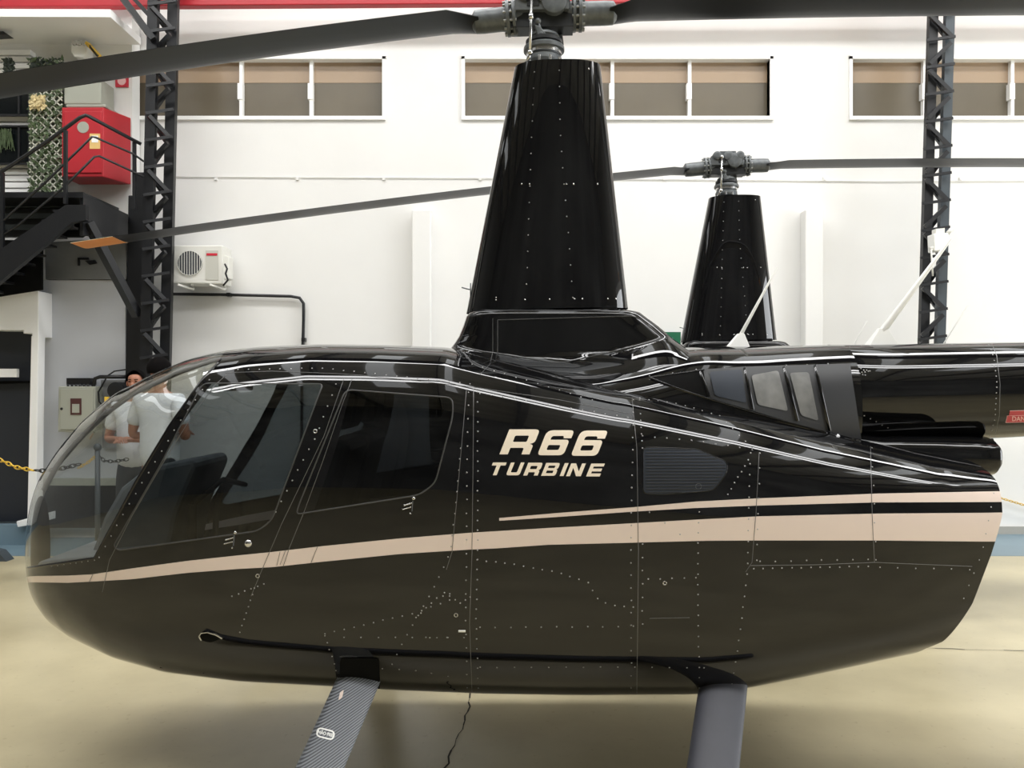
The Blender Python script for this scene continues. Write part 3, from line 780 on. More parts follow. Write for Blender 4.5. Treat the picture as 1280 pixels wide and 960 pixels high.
mb = MB()
def rbox(a, b, mi=0):
    vs = [rot((x, y, z)) for x in (a[0], b[0]) for y in (a[1], b[1]) for z in (a[2], b[2])]
    mb.add(vs, [(0, 1, 3, 2), (4, 6, 7, 5), (0, 4, 5, 1), (2, 3, 7, 6), (0, 2, 6, 4), (1, 5, 7, 3)], mi)
rax = (rot((1, 0, 0))-rot((0, 0, 0)))
def rl(p, prof, n=20, mi=0, ax=rax): mb.lathe(rot(p), ax, prof, n, mi)
rbox((-.13, -.075, -.005), (.11, .075, .062)); rbox((-.06, -.055, .06), (.06, .055, .105))
rbox((-.075, -.078, .01), (-.02, -.074, .05), 1)
ray = rot((0, 1, 0))-rot((0, 0, 0))
for x, z, r in ((-.085, .065, .032), (.085, .065, .032), (0, .062, .036), (.045, .03, .055)): rl((x, 0, z), [(-.088, .5*r), (-.085, r), (.085, r), (.088, .5*r)], 18, 0, ray)
rbox((-.15, -.05, -.07), (.13, .05, -.005), 1); rl((0, 0, -.1), [(-.02, .03), (.12, .035)], 20, 0, Vector((0, 0, 1)))
ho = mb.build('rotor_hub', ['hub', 'hubdark'], H1, bevel=.006)
def z_blade(sgn, r): return (-.082*r-.006*r*r) if sgn < 0 else (.012*r-.0065*r*r)
for sgn in (-1, 1):
    mb = MB()
    za = z_blade(sgn, .2); off = lambda r: z_blade(sgn, r)
    ax = (rot((sgn, 0, off(1)-off(0)))-rot((0, 0, 0))).normalized()
    base = rot((0, 0, .005))
    mb.lathe(base, ax, [(.09, .05), (.125, .055), (.13, .078), (.142, .078), (.146, .06), (.152, .06), (.156, .078), (.170, .078), (.174, .055), (.19, .052), (.27, .052), (.31, .050), (.325, .03)], 26, 0)
    for k in range(12):
        a = 2*PI*k/12; c1 = ax.cross(Vector((0, 0, 1))).normalized(); c2 = ax.cross(c1)
        p = base+(c1*math.cos(a)+c2*math.sin(a))*.068
        mb.tube([p+ax*.125, p+ax*.182], .006, 6, 1)
    g = mb.build('blade_grip', ['hub', 'bolt'], H1, fixn=False)
    # blade
    rs = np.concatenate([[.29, .30, .34, .38, .42, .5, .6], np.linspace(.7, 5.0, 60)]); prof = []
    xs = [0, .03, .1, .25, .45, .7, 1.0]; th = [0, .35, .75, 1, .9, .5, .06]
    pts = [(x, t) for x, t in zip(xs, th)]+[(x, -t*.75) for x, t in list(zip(xs, th))[::-1][:-1]]
    m = len(pts)
    def sec(r, k=1.0):
        f = min(1, max(0, (r-.29)/.13)); ch = .15+(.254-.15)*f; tk = .040+(.021-.040)*f; pit = math.radians(5)*0+math.radians(2)
        out = []
        for x, t in pts:
            y = .085-x*ch; z = t*tk
            out.append(rot((sgn*r, y*math.cos(pit)-z*math.sin(pit), off(r)+z*math.cos(pit)+y*math.sin(pit))))
        return out
    vs = []; fs = []; mi = []
    for r in rs: vs += sec(r)
    for i in range(len(rs)-1):
        for k in range(m): fs.append((i*m+k, i*m+(k+1) % m, (i+1)*m+(k+1) % m, (i+1)*m+k))
    fs += [tuple(range(m)), tuple(range((len(rs)-1)*m, len(rs)*m))]
    mb = MB(); mb.add(vs, fs, 0, True); b = mb.build('rotor_blade', 'blade', H1)
    bm = b.modifiers.new('edges', 'EDGE_SPLIT'); bm.split_angle = math.radians(50)
    mb = MB(); v2 = []
    for r in (4.70, 4.9, 5.03): v2 += [p+(p-rot((sgn*r, 0, off(r))))*.03 for p in sec(r)]
    f2 = [(i*m+k, i*m+(k+1) % m, (i+1)*m+(k+1) % m, (i+1)*m+k) for i in range(2) for k in range(m)]+[tuple(range(m)), tuple(range(2*m, 3*m))]
    mb.add(v2, f2, 0, False)
    t = mb.build('blade_tip', ['bladetip', 'bladetop'], b); t['label'] = 'orange and cream blade tip'
    for p in t.data.polygons:
        if p.normal.z > -.05: p.material_index = 1
# pitch links
for (u0, v0, u1, v1, dy) in ((664, 6, 662, 76, -.09), (700, 40, 702, 60, .05), (672, 34, 676, 50, -.06)):
    mb = MB(); a, b = Vector((xpx(u0), DH+dy, zpx(v0))), Vector((xpx(u1), DH+dy, zpx(v1)))
    mb.tube([a, b], .0065, 10); mb.ball(a, .014); mb.ball(b, .013)
    if v1 > 70: mb.tube([a.lerp(b, .32), a.lerp(b, .42)], .012, 6); mb.tube([b, b+Vector((-.02, .05, -.05))], .008)
    mb.build('pitch_link', 'steel' if v1 > 70 else 'hub', H1)
mb = MB(); mb.prism([U(u, v, DH-.07) for u, v in ((668, 30), (676, 33), (684, 44), (692, 50), (684, 54), (672, 46))], (0, .03, 0)); mb.build('scissor_link', 'hub', H1, bevel=.004); mb = MB(); mb.prism([U(u, v, DH+.02) for u, v in ((696, 44), (703, 42), (705, 56), (698, 58))], (0, .05, 0)); mb.build('scissor_link', 'hub', H1, bevel=.004)

# ---- landing gear
def leg(top, bot, chord, th, m_, mirror):
    mb = MB(); n = 24; vs = []; fs = []
    K = 12
    for i in range(K):
        t = i/(K-1); p = Vector(top).lerp(Vector(bot), t)
        ax = (Vector(bot)-Vector(top)).normalized(); sx = Vector((1, 0, 0)); sx = (sx-ax*ax.x).normalized(); sy = ax.cross(sx)
        for k in range(n):
            a = 2*PI*k/n; q = p+sx*chord/2*math.cos(a)*(1 if math.cos(a) < 0 else 1)+sy*th/2*math.sin(a)*(1-.35*math.cos(a))
            if mirror: q.y = 2*DH-q.y
            vs.append(q)
    for i in range(K-1):
        for k in range(n): fs.append((i*n+k, i*n+(k+1) % n, (i+1)*n+(k+1) % n, (i+1)*n+k))
    fs += [tuple(range(n)), tuple(range((K-1)*n, K*n))]
    mb.add(vs, fs, 0, True); o = mb.build('skid_leg', m_, H1); o.modifiers.new('es', 'EDGE_SPLIT').split_angle = math.radians(50); return o
a, b = U(452, 842, 3.12), U(346, 1082, 2.6)
l1 = leg(a, b, .168, .07, 'ribbed', False); l1['label'] = 'ribbed grey leg'; leg(a, b, .168, .07, 'ribbed', True)
a2, b2 = U(905, 850, 3.12), U(876, 1082, 2.6)
leg(a2, b2, .180, .075, 'legdark', False); leg(a2, b2, .180, .075, 'legdark', True)
for sy in (-1, 1):
    mb = MB(); y = DH+sy*1.0
    mb.tube([(-1.55, y, .20), (-1.45, y, .12), (-1.3, y, .07), (-1.0, y, .055), (1.08, y, .055), (1.15, y, .06)], .045, 16); mb.build('skid_tube', 'legdark', H1)
# label on the front leg
LB = Surf(np.array([tuple(v) for v in [l1.data.vertices[i].co+ROOTLOC for i in range(len(l1.data.vertices))]]), np.array([t for p in l1.data.polygons if len(p.vertices) == 4 for t in ((p.vertices[0], p.vertices[1], p.vertices[2]), (p.vertices[0], p.vertices[2], p.vertices[3]))]))
SURFS['leg'] = LB; BV['leg'] = LB.bvh()
def npise(s):
    c, sn = math.cos(math.radians(14)), math.sin(math.radians(14))
    tf = lambda x, y: (407+x*c-y*sn, 917.5+x*sn+y*c)
    out = [tf(x-11.5, y-6.2) for x, y in rrect(0, 0, 23, 12.4, 6)]
    inn = [tf(x-9.6, y-4.3) for x, y in rrect(0, 0, 19.2, 8.6, 4)]
    s.poly([out, inn], ['leg'], 0, .002, 4)
    s.shape([[tf(x*5.3, -y*6.6) for x, y in t] for t in font_tris('NÃO PISE', .85, .03)], ['leg'], 0, .002, 30)
s = Skin(); npise(s); lo = surf_obj(s.surf(), 'step_label', ['white_plastic'], l1); lo['label'] = 'white NÃO PISE label'
s = Skin(); s.poly([rounded([(425, 866), (430, 862), (428, 872), (423, 876)], 2)], ['leg'], 0, .002, 4); surf_obj(s.surf(), 'patch', ['stripe'], l1)

# ---- antennas on the spine
def whip(base, tip, r0, r1, foot, parent=H1):
    mb = MB(); mb.tube([base, Vector(base).lerp(Vector(tip), .5), tip], [r0, (r0+r1)/2, r1], 10)
    if foot:
        x, y, z = foot['c']; w = foot['w']; h = foot['h']
        vs = [(x-w, y-.035, z), (x+w, y-.035, z), (x+w, y+.035, z), (x-w, y+.035, z), (x-w*.15+foot['s'], y-.012, z+h), (x+w*.35+foot['s'], y-.012, z+h), (x+w*.35+foot['s'], y+.012, z+h), (x-w*.15+foot['s'], y+.012, z+h)]
        mb.add(vs, [(3, 2, 1, 0), (4, 5, 6, 7), (0, 1, 5, 4), (1, 2, 6, 5), (2, 3, 7, 6), (3, 0, 4, 7)])
    return mb.build('antenna', 'white_plastic', parent, bevel=.004)
D = DH
whip(U(1100, 418, D), U(1189, 298, D), .017, .007, dict(c=tuple(U(1101, 434, D)), w=.07, h=.085, s=.0))
whip(U(923, 424, D), U(971, 335, D), .009, .004, dict(c=tuple(U(921, 438, D)), w=.055, h=.075, s=.012))
whip(U(1068, 431, D+.1), U(1084, 401, D+.1), .003, .0025, None)
whip(U(1178, 432, D+.1), U(1209, 383, D+.1), .003, .0025, None)

# ---- cabin interior
def seat(x, y):
    mb = MB()
    mb.box((x-.22, y-.22, .72), (x+.22, y+.22, .86)); mb.prism([(x+.14, y-.21, .82), (x+.27, y-.21, .82), (x+.42, y-.21, 1.42), (x+.31, y-.21, 1.44)], (0, .42, 0))
    mb.prism([(x+.31, y-.12, 1.47), (x+.40, y-.12, 1.46), (x+.43, y-.12, 1.62), (x+.35, y-.12, 1.63)], (0, .24, 0))
    mb.box((x-.2, y-.2, .50), (x+.24, y+.2, .72)); mb.build('seat', 'leather', H1, bevel=.035)
for x in (-1.05, -.5):
    for y in (DH-.26, DH+.26): seat(x, y)
mb = MB(); mb.box((-1.4, DH-.42, .52), (-.1, DH+.42, .58)); mb.build('cabin_floor', 'cabin', H1)
mb = MB(); mb.prism([(-.02, DH-.45, .56), (.03, DH-.45, .56), (.03, DH-.45, 1.50), (-.02, DH-.45, 1.50)], (0, .9, 0)); mb.build('bulkhead', 'cabin', H1)
mb = MB(); mb.prism([U(u, v, DH-.20) for u, v in ((112, 694), (128, 648), (150, 610), (182, 585), (240, 574), (246, 584), (222, 640), (205, 720), (150, 735))], (0, .40, 0)); mb.build('instrument_console', 'panelgrey', H1, bevel=.02)
mb = MB(); mb.prism([(-1.93, DH-.36, .90), (-1.55, DH-.36, .93), (-1.50, DH-.36, .97), (-1.92, DH-.36, .93)], (0, .72, 0)); mb.build('glare_shield', 'panelgrey', H1, bevel=.01)
mb = MB(); mb.tube([(-1.35, DH, .56), (-1.33, DH, 1.1), (-1.30, DH, 1.2)], .014); mb.tube([(-1.30, DH-.35, 1.16), (-1.30, DH, 1.22), (-1.30, DH+.3, 1.16)], .012); mb.tube([(-1.30, DH-.35, 1.16), (-1.30, DH-.35, 1.02)], .018); mb.build('cyclic_stick', 'matteblack', H1)
# windshield centre post and roof liner
P = []
for u, v in densify([(34, 690), (37, 658), (55, 612), (77, 575), (105, 545), (140, 512), (175, 486), (215, 463), (250, 448), (285, 439)], 12):
    x = (u-CU)/F*DH
    loc, nor, fi, dist = BV['body'].ray_cast(Vector((x, DH, 3)), Vector((0, 0, -1)))
    if loc: P.append(loc-Vector((0, 0, .012)))
mb = MB(); mb.tube(P, .012, 8); mb.build('windshield_post', 'gasket', H1)
mb = MB(); mb.box((-1.28, DH-.12, 1.62), (-1.2, DH+.12, 1.67)); mb.build('overhead_console', 'cabin', H1, bevel=.01)

# ------------------------------------------------------------------ helicopter 2: copied with all its parts
def copy_tree(o, parent=None):
    c = o.copy(); COL.objects.link(c); c.parent = parent
    for ch in list(o.children): copy_tree(ch, c)
    return c
D2M = 6.1
H2 = copy_tree(H1)
H2.location = Vector(((908-CU)/F*D2M, D2M, 0))
H2['label'] = 'second black helicopter parked behind, its rotor mast and blades rising over the nearer tail boom'
for ch in list(H2.children):
    if ch.name.startswith('antenna') and not ch.name.startswith('antenna_pad'):
        bpy.data.objects.remove(ch)
# the near machine's drooping blade hangs a little lower than the far one's
def lower(o):
    o.data = o.data.copy()
    for vt_ in o.data.vertices: vt_.co.z -= .0075*(vt_.co.x**2+vt_.co.y**2)
    for c_ in o.children: lower(c_)
for ch in H1.children:
    if ch.name.startswith('rotor_blade') and sum(v_.co.x for v_ in ch.data.vertices) < 0: lower(ch)

# ------------------------------------------------------------------ the hangar
DW = 8.8
def struct(o): o['kind'] = 'structure'; return o
# floor with a blue band along the wall and its cracks
mb = MB(); mb.box((-14, -10, -.1), (14, 12, 0)); 
blue0, blue1 = 7.67, 8.78
mb.box((-14, blue0, 0), (14, blue1, .002), 1)
def crack(pts, w):
    P = [Vector(p) for p in pts]; out = []
    for a, b in zip(P, P[1:]):
        n = max(2, int((b-a).length/.05))
        for i in range(n): q = a.lerp(b, i/n); out.append(q+Vector((random.uniform(-1, 1), random.uniform(-1, 1), 0))*.008)
    out.append(P[-1])
    for a, b in zip(out, out[1:]):
        ww = w*random.uniform(.4, 1.5); t = (b-a).normalized(); s_ = Vector((-t.y, t.x, 0))*ww
        mb.add([a-s_, b-s_, b+s_, a+s_], [(0, 1, 2, 3)], 2)
def fl(u, v):
    d = CAMZ*F/(v-CV); return Vector(((u-CU)/F*d, d, .003))
crack([fl(590, 862), fl(585, 890), fl(572, 925), fl(556, 962), fl(545, 1000)], .0035)
crack([fl(1120, 808), fl(1170, 811), fl(1230, 813), fl(1290, 814), fl(1400, 818)], .003)
struct(mb.build('floor', ['floor', 'bluefloor', 'crack'], origin=(0, 0, 0), fixn=False))
# back wall with window openings
def xw(u): return (u-CU)/F*DW
def zw(v): return CAMZ+(CV-v)/F*DW
wins = [(168, 478, 76, 147), (581, 962, 73, 147), (1065, 1500, 69, 145)]
mb = MB(); xs = [-14]+[xw(w[k]) for w in wins for k in (0, 1)]+[14]
mb.box((-14, DW, 0), (14, DW+.25, zw(147))); mb.box((-14, DW, zw(71)), (14, DW+.25, 9.0))
for i in range(0, len(xs), 2): mb.box((xs[i], DW, zw(147)), (xs[i+1], DW+.25, zw(71)))
struct(mb.build('wall_back', 'wall', origin=(0, DW, 0), fixn=False))
mulls = [[300, 388], [672, 766, 863], [1158, 1268, 1370]]
for i, (w, ml) in enumerate(zip(wins, mulls)):
    x0, x1, z0, z1 = xw(w[0]), xw(w[1]), zw(147), zw(71)
    e = empty(f'window_{i+1}', ((x0+x1)/2, DW+.1, z0)); struct(e)
    mb = MB(); mb.box((x0, DW+.09, z0), (x1, DW+.11, zw(100))); mb.build('window_pane', 'olive', e)
    mb = MB(); mb.box((x0, DW+.085, zw(100)), (x1, DW+.11, z1)); mb.build('window_pane', 'tan', e)
    mb = MB(); t = .035
    mb.box((x0-t, DW-.02, z1-.03), (x1+t, DW+.1, z1+.02)); mb.box((x0-t, DW-.03, z0-.03), (x1+t, DW+.1, z0+.01)); mb.box((x0-t, DW-.02, z0), (x0, DW+.1, z1)); mb.box((x1, DW-.02, z0), (x1+t, DW+.1, z1)); mb.build('window_frame', 'trim', e)
    for u in ml:
        mb = MB(); x = xw(u); mb.box((x-.018, DW+.03, z0), (x+.018, DW+.1, z1)); mb.box((x-.035, DW+.02, zw(123)), (x+.02, DW+.09, zw(103))); mb.build('mullion', 'trim', e)
mb = MB(); mb.box((-14, DW-.02, 0), (14, DW-.001, .085)); struct(mb.build('baseboard_back', 'base', origin=(0, DW, 0)))
for n_, (a, b) in enumerate(((517, 540), (1000, 1022))):
    mb = MB(); mb.box((xw(a), DW-.16, 0), (xw(b), DW-.0, zw(266))); o = mb.build('trim_%d' % (n_+1), 'wall', bevel=.01); struct(o)
# room behind the camera: ceiling, side walls, opposite wall
mb = MB(); mb.box((-14, -10, 9), (14, 12, 9.2)); struct(mb.build('ceiling', 'ceil', origin=(0, 0, 9)))
for k in range(13):
    mb = MB(); x = -13+k*2.1; mb.box((x-.06, -9.9, 8.72), (x+.06, DW, 9.0)); o = mb.build('trim_%d' % (k+10), 'darkwall'); struct(o)
M['glow_strip'] = mat('added_glow_strip', (.6, .6, .6, 1), .6, emit=(.95, .98, 1, 1), estr=2.6)  # unseen glowing strips, added to streak the gloss paint and soften the light
for k in range(12):
    mb = MB(); x = -12+k*2.1; mb.box((x-.25, -2.5, 8.93), (x+.25, 7.8, 8.99)); o = mb.build('trim_%d' % (k+30), 'glow_strip'); struct(o)
mb = MB(); mb.box((-14.2, -10, 0), (-14, 12, 9)); struct(mb.build('wall_left', 'sidewall', origin=(-14, 0, 0)))
mb = MB(); mb.box((14, -10, 0), (14.2, 12, 9)); struct(mb.build('wall_right', 'sidewall', origin=(14, 0, 0)))
mb = MB(); mb.box((-14, -10.2, 0), (14, -10, 9)); struct(mb.build('wall_front', 'darkwall', origin=(0, -10, 0)))
# red beam under the roof
mb = MB(); a, b = U(-960, 12, 8.5), U(2240, -8, 8.5); mb.bar(a, b, .10, .085); o = mb.build('roof_beam', 'red', bevel=.01); tag(o, 'long red steel beam running along the top of the white wall', 'beam')
# conduits on the wall
mb = MB(); P = [Vector((xw(u), DW-.012, zw(v))) for u, v in densify([(215, 221), (400, 222), (615, 223), (780, 224), (1000, 226), (1100, 227), (1290, 226)], 20)]
mb.tube(P, .005, 8)
for u in (270, 372, 480, 600, 830, 1030, 1200): mb.box((xw(u)-.014, DW-.02, zw(225.5)), (xw(u)+.014, DW, zw(222)))
o = mb.build('wall_conduit', 'wall'); tag(o, 'thin white conduit running level across the white wall below the windows', 'conduit')
mb = MB(); mb.tube([Vector((xw(u), DW-.05, zw(v))) for u, v in ((205, 368), (280, 369), (365, 371), (376, 373), (381, 380), (381, 400), (379, 470), (378, 640), (378, 666))], .017, 10)
for u, v in ((288, 369), (381, 425)): mb.box((xw(u)-.02, DW-.07, zw(v)-.02), (xw(u)+.02, DW-.001, zw(v)+.02))
o = mb.build('black_pipe', 'blackpaint'); tag(o, 'black pipe along the wall below the air conditioner, turning down at its end', 'pipe')

# ---- air conditioner condenser
d = 8.45
ac = empty('air_conditioner', U(251, 357, d), 'white outdoor air conditioner unit bracketed to the wall beside the lattice column', 'air conditioner')
mb = MB(); mb.slab([(217, 306.5), (278, 306.5), (278, 355), (216, 354)], d, .28); mb.build('casing', 'ac', ac, bevel=.012)
fc = U(237.5, 329, d)
mb = MB(); mb.lathe(fc+Vector((0, -.006, 0)), (0, 1, 0), [(0, .128), (.01, .134), (.012, .134)], 32); mb.build('fan_grille', 'acdark', ac)
mb = MB()
for k in range(-4, 5):
    x = k*.027; h = math.sqrt(max(0, .13**2-x*x)); mb.bar(fc+Vector((x, -.014, -h)), fc+Vector((x, -.014, h)), .005)
for r in (.13,): mb.tube([fc+Vector((r*math.cos(a_), -.013, r*math.sin(a_))) for a_ in np.linspace(0, 2*PI, 33)], .0035, 6)
mb.build('grille_wires', 'ac', ac)
mb = MB(); mb.slab([(257, 313), (273, 313), (273, 350), (257, 350)], d-.006, .01); mb.build('service_panel', 'acpanel', ac)
mb = MB(); mb.slab([(258, 316.5), (271.5, 316.5), (271.5, 319.5), (258, 319.5)], d-.01, .01); mb.build('brand_strip', 'redsign', ac)
mb = MB(); mb.slab([(279, 318), (286, 320), (286, 348), (279, 350)], d+.05, .14); mb.build('valve_cover', 'ac', ac, bevel=.01)
for u in (222, 262):
    mb = MB(); mb.bar(U(u, 355.5, d), U(u+20, 362, d+.1), .03, .02); mb.bar(U(u+18, 355.5, d+.02), U(u+20, 362, d+.3), .02); mb.build('bracket', 'ac', ac)
mb = MB(); mb.tube([U(281, 330, d-.02), U(284, 336, d-.03), U(282, 342, d-.03), U(285, 350, d-.02), U(279, 357, d)], .01, 8); mb.build('hose', 'blackpaint', ac)

# ---- lattice columns
def lattice(name, top, bot, wpx, gap, d, mats, label, stag, dep=.06):
    """top/bot: picture x of the left edge at v=0 and at v=450"""
    zt = 6.6; e = None
    def at(v): return top+(bot-top)*v/450
    vt = CV-(zt-CAMZ)*F/d; vb = CV+(CAMZ)*F/d
    cx = (at(vb)-CU)/F*d
    e = empty(name, (cx, d, 0), label, 'column')
    w = wpx/F*d
    for k, mname in enumerate(mats):
        mb = MB(); a = Vector(((at(vt)+k*gap-CU)/F*d+w/2, d+stag*k, zt)); b = Vector(((at(vb)+k*gap-CU)/F*d+w/2, d+stag*k, 0))
        mb.bar(b, a, w, dep, up=(0, 1, 0)); mb.build('chord', mname, e)
    v = vt; k = 0
    mb = MB()
    while v < vb:
        v2 = v+34
        x0, x1 = at(v)+wpx*.5, at(v)+gap+wpx*.5
        if k % 2: x0, x1 = x1, x0
        mb.bar(U(x0-3*(1 if x0 < x1 else -1), v, d-.07), U(x1+3*(1 if x0 < x1 else -1), v2-8, d-.07+stag), .03, .04)
        mb.bar(U(x0, v+5, d+.09), U(x1, v2-2, d+.09+stag), .03, .04)
        mb.bar(U(at(v)-2, v2-3, d-.08), U(at(v)+gap+wpx+2, v2-8, d-.08+stag), .022, .028)
        v = v2; k += 1
    mb.build('lacing', mats[0], e)
    return e
lattice('lattice_column', 1161, 1148, 11, 20.5, 8.3, ['blackpaint', 'slate'], 'dark lattice steel column on the right, with a white floodlight clamped to it', 0)
lc = lattice('lattice_column', 186, 176, 12.5, 18.5, 8.15, ['blackpaint', 'blackpaint'], 'black lattice steel column on the left between the stair landing and the air conditioner', .12)
mb = MB(); mb.prism([U(u, v, 8.36) for u, v in ((160, 244), (183, 244), (180, 480), (178, 690), (153, 690))], (0, .2, 0)); mb.slab([(168, 215), (181, 215), (181, 246), (168, 246)], 8.36, .2)
o = mb.build('steel_post', 'blackpaint', bevel=.01); tag(o, 'wide black steel post beside the left lattice column, carrying the stair landing', 'post')
mb = MB(); mb.bar(U(140, -20, 8.0), U(192, 50, 8.1), .10, .06); mb.bar(U(160, -10, 8.3), U(196, 30, 8.3), .04, .04); o = mb.build('roof_brace', 'blackpaint'); tag(o, 'black diagonal brace at the head of the left lattice column', 'brace')
# floodlight on the right column
d = 8.05
fe = empty('floodlight', U(1176, 310, d), 'small white floodlight clamped to the right lattice column', 'lamp')
mb = MB(); mb.slab([(1167, 292), (1186, 291), (1188, 303), (1180, 313), (1168, 314)], d, .13); mb.build('lamp_housing', 'white_plastic', fe, bevel=.01)
mb = MB(); mb.slab([(1170, 286), (1181, 285), (1181, 292), (1170, 292)], d+.02, .08); mb.build('mounting_bracket', 'ac', fe); mb = MB(); mb.tube([U(1184, 292, d+.03), U(1190, 286, d+.03)], .02); mb.build('knob', 'ac', fe); mb = MB(); mb.tube([U(1162, 312, d+.03), U(1172, 309, d+.03)], .025); mb.tube([U(1166, 311, d+.02), U(1164, 313, d), U(1165, 330, d), U(1166, 345, d)], .008); mb.build('cable', 'ac', fe)

# ---- exit sign
es = empty('exit_sign', U(839, 431, 8.72), 'small green exit sign with white arrow, low behind the mast fairings', 'sign')
mb = MB(); mb.slab([(828, 415), (851, 415), (851, 432), (828, 432)], 8.72, .03); mb.build('sign_board', 'greensign', es)
mb = MB(); mb.slab([(831, 423.5), (835, 420), (835, 422.5), (841, 422.5), (841, 424.5), (835, 424.5), (835, 427)], 8.712, .006); mb.build('arrow', 'trim', es)

# ---- mezzanine on the left
dm = 8.6
mb = MB(); mb.prism([U(-300, -100, dm), U(165, -100, dm), U(165, 690, dm), U(-300, 690, dm)], (0, .18, 0)); struct(mb.build('wall_mezzanine', 'wall', fixn=True))
mb = MB(); mb.prism([U(-400, 54, dm), U(176, 56, dm), U(176, 47, dm), U(-400, 45, dm)], (0, -.65, 0)); o = mb.build('trim_soffit', 'trim'); struct(o)
mb = MB()
for k in range(22):
    v = 62+k*8.3
    if v > 240: break
    mb.slab([(-60, v), (38, v), (38, v+6.4), (-60, v+6.4)], 8.50, .099)
o = mb.build('slatted_cladding', 'trim', bevel=.004); tag(o, 'white slatted cladding at the far left above the stair landing', 'cladding')
for k, (v0, v1) in enumerate(((104, 144), (158, 205))):
    e = empty('dark_window', U(5, v1, 8.42), ('upper', 'lower')[k]+' dark window set in the white slatted cladding', 'window', 'dark windows in the cladding')
    mb = MB(); mb.slab([(-50, v0), (37, v0), (37, v1), (-50, v1)], 8.43, .05); mb.build('pane', 'darkglass', e)
    mb = MB()
    for a_, b_ in (((-50, v0), (37, v0)), ((-50, v1), (37, v1)), ((37, v0), (37, v1)), ((24, v0), (24, v1))): mb.bar(U(*a_, 8.42), U(*b_, 8.42), .02, .02)
    mb.build('frame', 'blackpaint', e)
# hanging fern inside lower window
mb = MB()
for k in range(60):
    a_ = U(random.uniform(0, 14), random.uniform(160, 170), 8.40); b_ = a_+Vector((random.uniform(-.05, .05), random.uniform(-.02, .02), random.uniform(-.2, -.05))); mb.bar(a_, b_, .008, .002)
o = mb.build('trailing_fern', 'leaf'); tag(o, 'small trailing fern hanging in front of the lower dark window', 'plant')
# green wall of ivy on lattice
gw = empty('vertical_garden', U(57, 240, 8.35), 'tall panel of green leaves on a pale lattice left of the red cabinet', 'plant panel')
mb = MB()
for k in range(-10, 26):
    v = 76+k*9
    for s_ in (1, -1):
        P = []
        for t in (0, 1):
            u = 37+41*t; vv = v+(41*t if s_ > 0 else 41*(1-t)); P.append((u, vv))
        (u0, v0), (u1, v1) = P
        def cl(u, vv):
            return (u, min(239, max(76, vv)))
        if max(v0, v1) < 76 or min(v0, v1) > 239: continue
        sl = (v1-v0)/(u1-u0)
        pa, pb = [u0, v0], [u1, v1]
        for p in (pa, pb):
            if p[1] < 76: p[0] += (76-p[1])/sl; p[1] = 76
            if p[1] > 239: p[0] += (239-p[1])/sl; p[1] = 239
        mb.bar(U(*pa, 8.31), U(*pb, 8.31), .016, .01)
mb.build('lattice', 'cream', gw)
mb = MB(); mb.slab([(37, 76), (78, 76), (78, 239), (37, 239)], 8.40, .03); mb.build('backing', 'gardenback', gw)
def leaves(n, fn, mi=0):
    mb = MB()
    for k in range(n):
        c = fn(); r = random.uniform(.018, .04); d1 = Vector((random.uniform(-1, 1), random.uniform(-.6, .2), random.uniform(-1, 1))).normalized(); d2 = d1.cross(Vector((random.uniform(-.4, .4), -1, random.uniform(-.4, .4)))).normalized()
        mb.add([c-d1*r, c+d2*r*.5, c+d1*r, c-d2*r*.5], [(0, 1, 2, 3)], mi)
    return mb
o = leaves(800, lambda: U(random.uniform(36, 79), random.uniform(72, 241), 8.33+random.uniform(-.06, .02))).build('leaves', 'leaf', gw, fixn=False); o['kind'] = 'stuff'
o = leaves(90, lambda: U(random.uniform(38, 56), random.uniform(120, 136), 8.26)).build('flowers', 'petal', gw, fixn=False); o['kind'] = 'stuff'
o = leaves(160, lambda: U(random.choice([random.uniform(6, 18), random.uniform(36, 76)]), random.uniform(73, 92), 8.28)).build('top_sprays', 'leafdark', gw, fixn=False); o['kind'] = 'stuff'

# red hose cabinet
d = 8.25
rc = empty('hose_cabinet', U(110, 226, d), 'red fire hose cabinet with round glass on the mezzanine wall', 'cabinet')
mb = MB(); mb.prism([U(77, 134, d), U(128, 132, d), U(146, 142, d+.3), U(146, 226, d+.3), U(130, 224, d), U(77, 221, d)], (0, .0001, 0))
mb = MB()
A = [U(77, 134, d), U(129, 134, d), U(129, 221, d), U(77, 221, d)]; Bk = [Vector((p.x, d+.33, p.z)) for p in A]; Bk[1].x += .13; Bk[2].x += .13
mb.add(A+Bk, [(0, 1, 2, 3), (7, 6, 5, 4), (0, 4, 5, 1), (1, 5, 6, 2), (2, 6, 7, 3), (3, 7, 4, 0)]); mb.build('cabinet_body', 'red', rc, bevel=.01)
mb = MB(); mb.slab([(80, 139), (127, 139), (127, 216), (80, 216)], d-.014, .016); do = mb.build('cabinet_door', 'red', rc, bevel=.005)
mb = MB(); mb.lathe(U(103.5, 159, d-.02), (0, 1, 0), [(0, .058), (.012, .062)], 28); mb.build('round_glass', 'greybox', do)
mb = MB(); mb.slab([(112, 167), (125, 167), (125, 186), (112, 186)], d-.017, .004); mb.build('label_plate', 'ylabel', do)
mb = MB(); mb.slab([(114.5, 169.5), (122.5, 169.5), (122.5, 178), (114.5, 178)], d-.02, .004); mb.build('label_symbol', 'trim', do)
